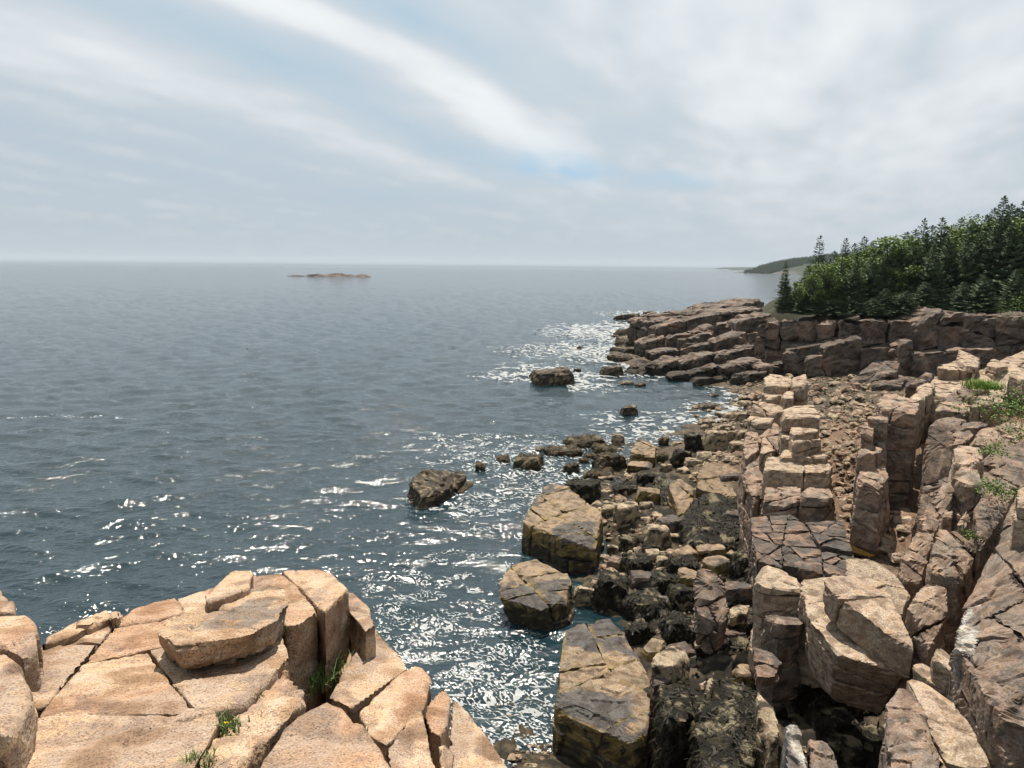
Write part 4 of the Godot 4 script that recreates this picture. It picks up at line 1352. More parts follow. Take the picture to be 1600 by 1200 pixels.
	boulder(966, 697, 22, 22, 6, "awash_rock", "yellow rounded stone in the surf beside the upright two-tone block", "", {})
	for e in [[864, 603, 66, 30, "split slanting ledge of dark rock ringed by surf in the bay"], [845, 592, 34, 18, "low slab at the seaward side of the slanting ledge in the bay"], [955, 588, 36, 18, "round dark rock between the slanting ledge and the headland"], [984, 649, 26, 17, "single small square rock in calm water inside the bay"], [978, 603, 26, 6, "thin rock barely breaking the surface before the headland nose"], [1000, 604, 18, 5, "short rock barely breaking the surface close under the headland nose"], [1104, 641, 36, 12, "flat rock just above water near the cobble beach"], [1082, 645, 18, 6, "low stone seaward of the flat rock near the cobble beach"], [1114, 620, 16, 5, "small flat stone awash farther along the cobble beach"], [979, 500, 40, 10, "twin-humped dark rock in the surf beyond the headland"], [1013, 491, 18, 5, "thin rock in the surf behind the twin-humped one"], [905, 545, 8, 4, "tiny dark rock in a streak of foam off the headland"], [902, 582, 12, 8, "small stone beside the slanting ledge in the bay"]]:
		boulder(e[0], e[1], e[2], e[3], 9, "sea_rock", e[4], "", {"deep": 0.7, "roll": 0.12})
	for e in [[985, 528, 44, 18], [988, 545, 48, 20], [982, 556, 50, 16], [975, 566, 50, 14], [995, 520, 26, 12], [970, 524, 14, 7], [962, 528, 12, 5], [1003, 535, 30, 20]]:
		boulder(e[0], e[1], e[2], e[3], 9, "skerry", "dark wave-washed rock at the seaward foot of the headland", "rocks at the seaward foot of the headland", {})
	var pale := "pale rounded boulder between the weed-covered ones"
	for e in [[946, 776, 20, 14], [950, 812, 24, 26], [981, 823, 42, 42], [1026, 856, 42, 38], [957, 866, 22, 18], [1040, 740, 20, 18], [1118, 709, 38, 38], [1143, 693, 18, 22], [1084, 733, 30, 20], [911, 952, 34, 40], [930, 930, 18, 26], [1005, 825, 24, 18], [1020, 880, 26, 24], [1012, 800, 24, 18], [950, 795, 18, 14], [1100, 725, 26, 20], [1125, 690, 24, 18], [1150, 710, 24, 22], [1135, 675, 20, 14], [1155, 660, 26, 18], [1160, 690, 22, 20], [1140, 655, 20, 12], [1108, 668, 20, 14], [1165, 640, 24, 16], [1170, 670, 22, 16], [965, 830, 16, 14], [1035, 890, 22, 22], [1050, 850, 24, 18], [975, 905, 18, 12], [1000, 945, 14, 12], [1058, 700, 16, 12], [1068, 745, 22, 16], [1025, 815, 20, 16], [940, 880, 20, 16], [955, 900, 20, 14], [1115, 860, 24, 14], [1130, 845, 20, 14], [1165, 960, 18, 14]]:
		boulder(e[0], e[1], e[2], e[3], 6, "pale_boulder", pale, "pale boulders of the cove", {"cat": "boulder"})

func make_cliffs() -> void:
	# the stack of jointed blocks
	var s := base("rock_stack", Vector3(12, 0.8, -32))
	tag(s, "tall stack of squared tan blocks and shaded ledges standing between the beach and the cove", "rock stack")
	var S := [   # name, poly, z, sx, sz, low, flare
		["cap_block", [1196, 603, 1193, 590, 1203, 582, 1237, 582, 1236, 602, 1215, 606], 38.5, 0, 0.05, 5.6, 0.98],
		["cap_block", [1237, 600, 1236, 590, 1258, 588, 1263, 596, 1258, 604], 38.0, 0, 0, 6.2, 0.95],
		["block", [1237, 616, 1236, 605, 1260, 604, 1262, 615], 38.0, 0, 0, 4.5, 1.0],
		["block", [1220, 616, 1222, 610, 1240, 610, 1240, 622, 1226, 622], 37.2, 0, 0, 3.5, 1.0],
		["block", [1190, 615, 1195, 605, 1225, 606, 1222, 620, 1200, 622], 38.6, 0, 0, 3.6, 1.0],
		["ledge", [1178, 637, 1186, 628, 1222, 626, 1230, 640, 1205, 645], 36.5, 0, 0.05, 2.0, 1.05],
		["ledge", [1167, 655, 1180, 640, 1212, 650, 1205, 660, 1180, 660], 35.8, 0.1, 0.0, 1.5, 1.05],
		["top_block", [1222, 653, 1221, 640, 1234, 632, 1270, 634, 1280, 646, 1279, 652, 1250, 651], 32.0, 0, 0.02, 4.8, 1.0],
		["block", [1219, 683, 1222, 672, 1236, 668, 1240, 684], 31.6, 0, 0, 3.8, 1.0],
		["block", [1234, 672, 1236, 667, 1265, 668, 1280, 672, 1276, 675, 1240, 677], 31.5, 0, 0, 4.2, 1.0],
		["block", [1236, 686, 1238, 680, 1280, 680, 1284, 688, 1270, 690, 1240, 692], 31.2, 0, 0, 3.6, 0.96],
		["sloping_face", [1190, 700, 1186, 680, 1215, 655, 1222, 665, 1218, 700], 33.0, 0.1, 0.3, 1.5, 1.1],
		["flank", [1160, 690, 1165, 675, 1185, 672, 1190, 690, 1183, 708, 1166, 715], 33.5, 0.05, 0.2, 1.0, 1.1],
		["block", [1186, 707, 1190, 692, 1212, 702, 1205, 708], 31.5, 0, 0, 2.2, 1.0],
		["ledge", [1216, 712, 1225, 700, 1262, 702, 1295, 710, 1290, 716, 1250, 713], 30.6, 0.0, 0.1, 2.0, 1.02],
		["block", [1192, 735, 1198, 715, 1215, 712, 1235, 718, 1260, 728, 1255, 738, 1215, 733], 29.6, 0, 0.1, 1.8, 1.04],
		["block", [1255, 735, 1258, 726, 1295, 722, 1302, 728, 1296, 738], 29.5, 0, 0.05, 1.8, 1.04],
		["flank", [1163, 745, 1165, 715, 1188, 705, 1196, 725, 1190, 770, 1175, 780], 31, 0.1, 0.3, 0.8, 1.05],
		["foot_block", [1192, 778, 1196, 762, 1250, 758, 1258, 775, 1225, 784], 28.3, 0, 0.15, 1.4, 1.02],
		["foot_block", [1250, 775, 1256, 760, 1300, 758, 1306, 775, 1290, 782], 28.2, 0, 0.1, 1.4, 1.02],
	]
	for e in S:
		block(e[0], "", "", 10 if e[0] in ["cap_block", "top_block", "block", "ledge"] else 3, e[1], e[2], e[3], e[4], e[5], {"parent": s, "flare": e[6] + 0.12})
	# the ridge at the head of the cove, from the split column up to the right
	var a := base("cliff_ridge", Vector3(20, 2.5, -33))
	tag(a, "pale rounded granite ridge with a split square column above the dark chasm, capped with grass", "rock ridge")
	var R := [
		["column", 3, [1375, 641, 1370, 622, 1386, 612, 1412, 614, 1437, 631, 1430, 648, 1400, 645], 30.0, 0, 0.08, 2.4, 0.97],
		["block", 3, [1357, 653, 1355, 646, 1380, 643, 1389, 651, 1386, 660], 29.4, 0, 0, 3.0, 1.05],
		["block", 3, [1341, 703, 1343, 690, 1375, 690, 1388, 700, 1366, 708], 28.4, 0, 0, 2.6, 1.05],
		["block", 3, [1344, 668, 1350, 660, 1366, 662, 1366, 672], 29.0, 0, 0, 3.0, 1.05],
		["foot_block", 3, [1340, 748, 1345, 725, 1380, 722, 1392, 745, 1375, 760], 27.2, 0, 0.1, 2.0, 1.1],
		["plate", 10, [1421, 624, 1441, 605, 1462, 602, 1457, 614, 1436, 632], 33.0, 0.05, 0.1, 5.0, 1.0],
		["plate", 10, [1430, 607, 1432, 603, 1450, 599, 1456, 604], 34.5, 0, 0, 5.6, 1.0],
		["slab", 10, [1455, 624, 1450, 603, 1460, 590, 1520, 592, 1550, 602, 1520, 628], 34.0, 0.02, 0.12, 4.6, 1.0],
		["slab", 11, [1473, 627, 1480, 615, 1512, 598, 1532, 612, 1502, 628], 33.4, 0.05, 0.3, 5.0, 1.0],
		["block", 3, [1462, 640, 1468, 628, 1500, 626, 1520, 631, 1514, 642], 32.0, 0, 0.05, 4.4, 1.02],
		["block", 3, [1517, 632, 1532, 618, 1568, 620, 1566, 628, 1524, 634], 31.4, 0, 0.05, 4.6, 1.0],
		["slab", 10, [1520, 604, 1525, 582, 1560, 562, 1615, 550, 1650, 600, 1560, 614], 36, 0.04, 0.14, 5.5, 1.0],
		["slab", 10, [1568, 566, 1572, 556, 1600, 548, 1660, 546, 1660, 580], 41, 0.03, 0.12, 6, 1.0],
		["block", 10, [1576, 588, 1580, 580, 1597, 578, 1612, 588, 1600, 592], 34.6, 0, 0, 7.0, 1.0],
		["block", 10, [1540, 572, 1548, 562, 1572, 560, 1575, 572, 1556, 578], 38.0, 0, 0.05, 7.0, 1.0],
		["slope", 11, [1478, 692, 1482, 676, 1515, 668, 1522, 680, 1506, 694], 28.0, 0, 0.2, 3.2, 1.05],
		["slope", 3, [1512, 688, 1530, 668, 1600, 655, 1660, 690, 1560, 712], 28.0, 0.03, 0.5, 3.4, 1.05],
		["slope", 11, [1530, 716, 1545, 700, 1600, 690, 1660, 720, 1580, 740], 24.5, 0.05, 0.4, 4.0, 1.05],
		["chasm_wall", 11, [1441, 770, 1445, 690, 1455, 655, 1480, 652, 1498, 690, 1475, 760], 27.0, 0.1, 1.4, 1.8, 1.0],
		["chasm_wall", 11, [1428, 806, 1440, 770, 1480, 740, 1500, 750, 1470, 810], 24.0, 0.1, 0.9, 1.8, 1.0],
		["block", 11, [1462, 668, 1460, 655, 1490, 650, 1512, 656, 1500, 670], 29.6, 0, 0.1, 3.2, 1.0],
		["block", 11, [1500, 664, 1505, 655, 1540, 652, 1545, 662, 1520, 668], 29.6, 0, 0.1, 3.2, 1.0],
	]
	for e in R:
		block(e[0], "", "", e[1], e[2], e[3], e[4], e[5], e[6], {"parent": a, "flare": e[7] + 0.14, "dip": Vector3(0.25, 0.4, 0.3)})
	var top := base("ridge_boulder", at_z(1490, 585, 37.0))
	tag(top, "pale fluted boulder perched on the crest of the ridge against the dark far cliff", "boulder")
	block("stone", "", "", 10, [1463, 579, 1472, 567, 1505, 564, 1522, 572, 1510, 582], 37.0, 0, 0.05, 7.4, {"parent": top, "thick": 0.75, "flare": 0.85})
	block("ridge_plate", "thin slanting plate of stone leaning behind the fluted boulder on the ridge", "", 10, [1494, 560, 1497, 553, 1531, 564, 1529, 569, 1510, 566], 38.5, -0.2, 0.05, 7.6, {"thick": 0.35})
	# the pinkish spur in front of the ridge
	var c := base("rock_spur", Vector3(13, 2, -19))
	tag(c, "steep spur of sunlit pink blocks and plates running down beside the grey wall", "rock spur")
	var C := [
		["cap_block", 10, [1490, 716, 1488, 702, 1508, 691, 1534, 695, 1540, 718, 1512, 728], 23.0, 0.03, 0.2, 4.0, 1.05],
		["block", 3, [1490, 744, 1505, 724, 1530, 735, 1538, 754, 1512, 758], 21.6, 0.05, 0.15, 4.2, 1.08],
		["spine", 3, [1433, 815, 1470, 766, 1488, 735, 1502, 745, 1482, 790, 1456, 818], 20.6, 0.1, 0.6, 2.4, 1.05],
		["plate", 10, [1493, 820, 1510, 796, 1519, 800, 1506, 824], 19.0, 0.05, 0.5, 4.4, 1.0],
		["block", 3, [1474, 808, 1478, 796, 1492, 797, 1492, 810], 19.6, 0, 0.1, 4.0, 1.0],
		["slab", 3, [1452, 855, 1475, 812, 1505, 826, 1532, 842, 1522, 880, 1500, 905, 1456, 895], 17.8, 0.05, 0.55, 2.4, 1.02],
		["spine", 3, [1402, 884, 1420, 850, 1455, 802, 1470, 814, 1450, 850, 1440, 902, 1412, 906], 18.4, 0.1, 0.6, 2.2, 1.03],
		["slab", 3, [1414, 934, 1445, 897, 1476, 903, 1480, 960, 1452, 1004, 1432, 965], 16.0, 0.1, 0.8, 1.8, 1.02],
		["block", 3, [1444, 845, 1455, 825, 1478, 792, 1486, 800, 1462, 842], 19.2, 0, 0.5, 3.5, 1.0],
		["shelf", 11, [1520, 800, 1535, 770, 1560, 755, 1590, 770, 1560, 820, 1530, 850], 18.5, 0.05, 0.4, 3.6, 1.0],
		["shelf", 11, [1525, 760, 1540, 730, 1590, 720, 1640, 740, 1590, 765], 21, 0.05, 0.4, 3.6, 1.0],
	]
	for e in C:
		block(e[0], "", "", e[1], e[2], e[3], e[4], e[5], e[6], {"parent": c, "flare": e[7] + 0.16, "dip": Vector3(0.5, 0.5, 0.55)})
	# the grey wall at the right edge
	var d := base("grey_wall", Vector3(11, 2, -13))
	tag(d, "near grey-brown rock wall with a white quartz face rising at the right edge of the cove", "rock wall")
	hull_px("wall", "", "", 11, [[1592, 770, 17.5], [1541, 885, 15.4], [1505, 955, 14.2], [1488, 1010, 13.2], [1540, 1085, 11.6], [1625, 1190, 10.2], [1760, 1200, 10], [1760, 760, 15], [1650, 740, 18]], 0.5, {"parent": d, "flare": 1.0, "most": 90})
	hull_px("block", "", "", 10, [[1585, 790, 15.2], [1587, 768, 15.6], [1598, 746, 16], [1640, 748, 16], [1640, 800, 14.8]], 5.0, {"parent": d, "flare": 1.0})
	hull_px("quartz_face", "", "", 12, [[1490, 1010, 13.0], [1500, 965, 13.8], [1535, 905, 14.9], [1558, 905, 14.9], [1545, 970, 13.4], [1520, 1030, 12.6]], 2.0, {"parent": d, "flare": 1.0, "lean": Vector3(0.25, 0, -0.2)})
	# angular blocks in front
	var big := "angular fallen blocks on the right"
	block("fallen_block", "great sharp-edged block with a sunlit top over a black cave", big, 10, [1304, 1026, 1262, 968, 1256, 928, 1288, 938, 1354, 990, 1392, 1013, 1430, 1037, 1410, 1051, 1377, 1037], 16.0, 0.0, 0.04, 2.2, {"flare": 0.82, "lean": Vector3(0.35, 0, -1.0), "split": 3.0})
	block("leaning_plate", "upper leaning plate with a pale ragged edge above the great block", big, 10, [1322, 893, 1319, 871, 1343, 870, 1366, 873, 1407, 903, 1424, 924, 1410, 960, 1390, 928, 1352, 902], 18.2, 0.02, 0.35, 3.2, {"flare": 0.94, "thick": 0.9, "split": 2.6})
	block("leaning_plate", "lower leaning plate split lengthwise across the great block", big, 10, [1300, 930, 1282, 907, 1300, 895, 1350, 905, 1390, 935, 1402, 975, 1432, 1022, 1395, 1005, 1352, 968], 17.0, 0.02, 0.25, 3.0, {"flare": 0.94, "thick": 0.8, "split": 2.2})
	block("fallen_block", "long pinkish block with splintered edges at the foot of the grey wall", big, 10, [1419, 1062, 1445, 1069, 1508, 1112, 1562, 1194, 1540, 1215, 1478, 1190, 1442, 1090], 13.4, 0.0, 0.1, 0.8, {"flare": 1.05, "split": 2.8})
	block("fallen_block", "brown shaded block to the left of the long pinkish one", big, 11, [1384, 1105, 1418, 1064, 1442, 1092, 1470, 1190, 1450, 1240, 1390, 1220], 12.8, 0.1, -0.1, 0.6, {"flare": 1.05})
	block("thin_slab", "thin slab tilted between the great block and the grey wall", big, 10, [1425, 1040, 1440, 1034, 1480, 1058, 1508, 1088, 1495, 1092, 1450, 1064], 14.2, -0.15, 0.15, 2, {"thick": 0.35, "flare": 0.95})
	block("thin_slab", "longer thin slab with a sharp corner against the grey wall", big, 10, [1506, 1092, 1502, 1078, 1530, 1082, 1578, 1124, 1576, 1138, 1540, 1118], 12.6, -0.1, 0.1, 2, {"thick": 0.35, "flare": 0.95})
	block("thin_slab", "squared slab wedged above the two thin tilted ones", big, 10, [1458, 1026, 1456, 1014, 1475, 1010, 1510, 1040, 1538, 1082, 1505, 1062], 13.8, -0.1, 0.2, 2, {"thick": 0.6, "flare": 0.95})
	block("tan_block", "tan broken block with a dark front face below the slaty ledge", big, 10, [1178, 905, 1180, 886, 1200, 880, 1250, 906, 1262, 925, 1228, 922, 1190, 914], 20.4, 0.02, 0.1, 1.0, {"flare": 0.94})
	block("tan_block", "tan ledge block joining the slaty ledge to the great block", big, 10, [1250, 925, 1248, 905, 1284, 906, 1320, 898, 1330, 925, 1290, 940], 19.4, 0.02, 0.2, 1.4, {"flare": 1.0})
	block("dark_block", "grey block in the shade under the tan broken one", big, 11, [1192, 962, 1195, 945, 1250, 955, 1252, 975, 1215, 975], 19.6, 0, 0, 0.6, {})
	for e in [[1356, 850, 48, 28, "upper of three squared blocks beside the rusty pool"], [1370, 876, 40, 28, "lower of three squared blocks beside the rusty pool"], [1392, 862, 34, 24, "squared block nearest the pink spur beside the rusty pool"], [1398, 835, 40, 16, "low mossy block behind the squared ones by the rusty pool"], [1395, 812, 24, 14, "small block at the mouth of the dark chasm"], [1410, 820, 26, 14, "grey block beside the small one at the mouth of the chasm"]]:
		boulder(e[0], e[1], e[2], e[3], 10, "squared_block", e[4], "blocks by the rusty pool", {})
	# the dark ledge of plates
	var g := base("slaty_ledge", Vector3(10.5, 2.2, -24.5))
	tag(g, "flat ledge of dark cracked plates below the stack", "rock ledge")
	var r := RandomNumberGenerator.new()
	r.seed = 42
	var cx := 3
	var cy := 2
	var gp := []
	for i in cx + 1:
		for j in cy + 1:
			var u := float(i) / cx
			var w := float(j) / cy
			var tl := Vector2(1186, 806).lerp(Vector2(1318, 812), u)
			var bl := Vector2(1172, 886).lerp(Vector2(1332, 902), u)
			var q := tl.lerp(bl, w) + Vector2((w - 0.5) * 14.0, (u - 0.5) * 8.0)
			gp.append(q + Vector2(r.randf_range(-10, 10), r.randf_range(-6, 6)))
	var gz := 27.5
	var p0 := at_z(1187, 810, gz)
	for i in cx:
		for j in cy:
			var qs: Array = [gp[i * (cy + 1) + j], gp[(i + 1) * (cy + 1) + j], gp[(i + 1) * (cy + 1) + j + 1], gp[i * (cy + 1) + j + 1]]
			var lift := r.randf_range(-0.1, 0.08)
			var first := on_plane(qs[0].x, qs[0].y, p0 + Vector3(0, lift, 0), 0.03, 0.05)
			var poly := []
			for q in qs:
				poly.append_array([q.x, q.y])
			block("plate", "", "", 4, poly, -first.z, 0.03 + r.randf_range(-0.05, 0.05), 0.05 + r.randf_range(-0.08, 0.08), 1.2, {"parent": g, "flare": 1.02, "seed": i * 10 + j})
	var pool := SurfaceTool.new()
	pool.begin(Mesh.PRIMITIVE_TRIANGLES)
	var ring := []
	for k in 14:
		var an := TAU * k / 14.0
		ring.append(on_ground(1335, 852) + Vector3(cos(an) * (1.1 + 0.25 * sin(k * 2.3)), 0.25, sin(an) * (1.7 + 0.3 * sin(k * 1.7))))
	for k in range(1, 13):
		for q in [ring[0], ring[k], ring[k + 1]]:
			pool.set_normal(Vector3.UP)
			pool.add_vertex(Vector3(q.x, ring[0].y, q.z))
	tag(put("rusty_pool", pool.commit(), mats["pool"]), "small rust-coloured pool of water beside the squared blocks", "pool", "", "structure")

func make_headland() -> void:
	var h := base("headland", Vector3(26, -1, -100))
	tag(h, "layered rock headland dipping into the sea", "", "", "structure")
	# x1, y1, z1, x2, y2, z2, depth, rise, low: the upper front edge of each bed
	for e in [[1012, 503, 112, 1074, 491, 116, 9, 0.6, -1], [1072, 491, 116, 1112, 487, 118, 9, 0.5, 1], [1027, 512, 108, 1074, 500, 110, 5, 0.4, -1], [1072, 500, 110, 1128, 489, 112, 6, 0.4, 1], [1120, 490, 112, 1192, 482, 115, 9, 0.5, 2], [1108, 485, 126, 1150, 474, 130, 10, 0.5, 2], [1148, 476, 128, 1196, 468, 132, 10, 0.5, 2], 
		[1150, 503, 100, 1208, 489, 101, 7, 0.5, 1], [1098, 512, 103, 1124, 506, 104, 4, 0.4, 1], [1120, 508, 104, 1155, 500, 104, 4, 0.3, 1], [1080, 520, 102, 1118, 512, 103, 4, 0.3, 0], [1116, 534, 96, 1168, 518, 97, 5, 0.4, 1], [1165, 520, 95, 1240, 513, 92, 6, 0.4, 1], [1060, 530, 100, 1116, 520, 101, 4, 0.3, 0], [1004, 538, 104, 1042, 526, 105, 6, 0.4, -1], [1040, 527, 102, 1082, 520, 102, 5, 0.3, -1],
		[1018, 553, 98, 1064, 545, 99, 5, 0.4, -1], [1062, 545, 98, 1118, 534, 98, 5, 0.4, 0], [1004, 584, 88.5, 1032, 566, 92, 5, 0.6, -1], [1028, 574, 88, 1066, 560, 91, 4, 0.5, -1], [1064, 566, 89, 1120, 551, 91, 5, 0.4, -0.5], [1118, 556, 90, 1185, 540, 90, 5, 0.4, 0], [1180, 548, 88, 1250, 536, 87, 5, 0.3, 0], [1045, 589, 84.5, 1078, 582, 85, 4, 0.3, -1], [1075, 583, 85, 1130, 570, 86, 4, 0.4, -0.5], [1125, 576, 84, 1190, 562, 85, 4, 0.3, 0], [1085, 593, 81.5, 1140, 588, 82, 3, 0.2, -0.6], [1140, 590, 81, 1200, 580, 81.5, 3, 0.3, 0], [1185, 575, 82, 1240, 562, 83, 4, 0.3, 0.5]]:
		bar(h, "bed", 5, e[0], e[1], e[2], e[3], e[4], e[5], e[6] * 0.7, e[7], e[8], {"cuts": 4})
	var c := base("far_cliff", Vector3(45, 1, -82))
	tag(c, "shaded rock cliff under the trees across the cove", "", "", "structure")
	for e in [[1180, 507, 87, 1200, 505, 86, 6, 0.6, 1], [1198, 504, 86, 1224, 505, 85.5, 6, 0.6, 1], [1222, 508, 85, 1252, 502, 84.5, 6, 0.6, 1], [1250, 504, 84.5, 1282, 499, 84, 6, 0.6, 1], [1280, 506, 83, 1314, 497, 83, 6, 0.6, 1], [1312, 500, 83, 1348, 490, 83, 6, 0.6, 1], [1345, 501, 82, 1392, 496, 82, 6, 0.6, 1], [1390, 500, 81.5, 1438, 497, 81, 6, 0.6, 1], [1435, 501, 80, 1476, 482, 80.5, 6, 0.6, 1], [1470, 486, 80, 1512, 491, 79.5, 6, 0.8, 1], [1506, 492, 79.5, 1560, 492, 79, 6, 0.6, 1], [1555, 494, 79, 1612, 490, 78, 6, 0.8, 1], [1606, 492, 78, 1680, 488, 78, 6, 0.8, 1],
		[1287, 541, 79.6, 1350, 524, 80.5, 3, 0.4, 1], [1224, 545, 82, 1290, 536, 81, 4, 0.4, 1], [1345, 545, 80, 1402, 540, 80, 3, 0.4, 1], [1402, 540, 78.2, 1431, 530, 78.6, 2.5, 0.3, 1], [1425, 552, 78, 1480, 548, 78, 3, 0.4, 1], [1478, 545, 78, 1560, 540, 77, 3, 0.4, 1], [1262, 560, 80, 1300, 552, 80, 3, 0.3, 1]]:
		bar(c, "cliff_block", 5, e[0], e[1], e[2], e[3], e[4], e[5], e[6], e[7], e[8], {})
	block("tilted_slab", "long tilted slab at the foot of the shaded far cliff", "", 5, [1324, 590, 1345, 576, 1364, 566, 1412, 560, 1404, 578, 1360, 590], 75.0, 0.1, 0.2, 0.8, {"blk": 0.15, "lo": 0.15})
	block("tilted_slab", "dark slab lying on the beach below the long tilted one", "", 5, [1360, 602, 1372, 594, 1420, 588, 1410, 602], 70.0, 0.08, 0.1, 0.6, {"blk": 0.15, "lo": 0.15})
	block("tilted_slab", "pair of dark purple-grey slabs half hidden by the pale ridge", "", 5, [1412, 604, 1418, 592, 1450, 584, 1462, 588, 1446, 600], 62.0, 0.08, 0.2, 0.6, {"blk": 0.2, "lo": 0.15})

func make_loose() -> void:
	# stones of the beach and cove: a few shapes, each copied with its own turn and size
	var shapes := []
	var r := RandomNumberGenerator.new()
	r.seed = 8
	for style in [6, 13, 2]:
		for k in 5:
			var pts := PackedVector3Array()
			for s in 14:
				var d := Vector3(r.randfn(), r.randfn() * 0.7, r.randfn()).normalized()
				pts.append(d * Vector3(0.5, 0.34, 0.42) * r.randf_range(0.8, 1.1) + Vector3(0, 0.22, 0))
			shapes.append([style, rock_mesh(pts, 7, style, 50 + k, Vector3.ZERO, {"lo": 0.03, "lo_f": 2.0, "blk": 0.05, "blk_s": Vector3(0.4, 0.3, 0.4), "k": 0.22 if style == 6 else 0.1, "closed": true})])
	var areas := [   # photo box, count, size range in m, kind (0 pale, 1 pink, 2 weed), name, label, group
		[1150, 1430, 592, 660, 280, 0.5, 1.6, [0, 1, 1], "beach_stone", "tan or pink stone on the cobble beach below the far cliff", "stones of the cobble beach"],
		[1285, 1345, 640, 790, 190, 0.3, 0.95, [1, 1, 1], "rubble_stone", "pink broken stone on the rubble slope between the stack and the column", "stones of the rubble slope"],
		[930, 1150, 700, 900, 270, 0.3, 0.95, [0, 0, 1], "cove_cobble", "pale cobble lying between the boulders of the cove", "cobbles of the cove"],
		[1010, 1260, 900, 1195, 200, 0.28, 0.85, [0, 2, 2], "gully_stone", "loose stone in the weedy hollow before the fallen blocks", "stones of the weedy hollow"],
		[1085, 1175, 630, 730, 150, 0.4, 1.1, [0, 0, 1], "shore_stone", "yellow-tan stone at the top of the cove beside the stack", "stones beside the stack"],
		[1320, 1420, 780, 880, 90, 0.3, 0.9, [1, 0, 1], "chasm_stone", "loose stone on the floor below the dark chasm", "stones below the chasm"],
		[784, 858, 1110, 1205, 60, 0.14, 0.34, [1, 1, 0], "gully_cobble", "wet brown cobble at the edge of the surf in the gully", "cobbles of the gully"]]
	for e in areas:
		for k in e[4]:
			var p := on_ground(r.randf_range(e[0], e[1]), r.randf_range(e[2], e[3]))
			if p.y < -0.15 or p.y > 6.5:
				continue
			var kind: int = e[7][r.randi() % 3]
			var sh: Array = shapes[kind * 5 + r.randi() % 5]
			var o := put(e[8], sh[1], mats[STYLE[sh[0]].mat], p + Vector3(0, -0.03, 0))
			var s := lerpf(e[5], e[6], pow(r.randf(), 1.8))
			o.basis = Basis.from_euler(Vector3(r.randf_range(-0.2, 0.2), r.randf() * TAU, r.randf_range(-0.2, 0.2))).scaled(Vector3(s, s * r.randf_range(0.7, 1.1), s * r.randf_range(0.8, 1.3)))
			tag(o, e[9], "stone", e[10])
	# pebbles too many to count
	var mm := MultiMesh.new()
	mm.transform_format = MultiMesh.TRANSFORM_3D
	mm.mesh = shapes[1][1]
	var xf: Array[Transform3D] = []
	for e in [[1140, 1430, 588, 660, 5000, 0.25, 0.8], [1280, 1350, 630, 800, 1600, 0.1, 0.36], [920, 1160, 690, 960, 4200, 0.1, 0.36], [1000, 1260, 900, 1200, 1500, 0.06, 0.25], [770, 870, 1080, 1230, 900, 0.05, 0.16], [1300, 1430, 770, 900, 500, 0.08, 0.3]]:
		for k in e[4]:
			var p := on_ground(r.randf_range(e[0], e[1]), r.randf_range(e[2], e[3]))
			if p.y > 7.0:
				continue
			var s := lerpf(e[5], e[6], r.randf() * r.randf())
			xf.append(Transform3D(Basis.from_euler(Vector3(r.randf() * 0.6, r.randf() * TAU, r.randf() * 0.6)).scaled(Vector3(s, s * 0.8, s * r.randf_range(0.7, 1.3))), p))
	mm.instance_count = xf.size()
	for k in xf.size():
		mm.set_instance_transform(k, xf[k])
	var w := MultiMeshInstance3D.new()
	w.name = "pebbles"
	w.multimesh = mm
	w.material_override = mats["pebbles"]
	add_child(w)
	tag(w, "small pale pebbles and broken stone filling the gaps of the shore", "pebbles", "", "stuff")

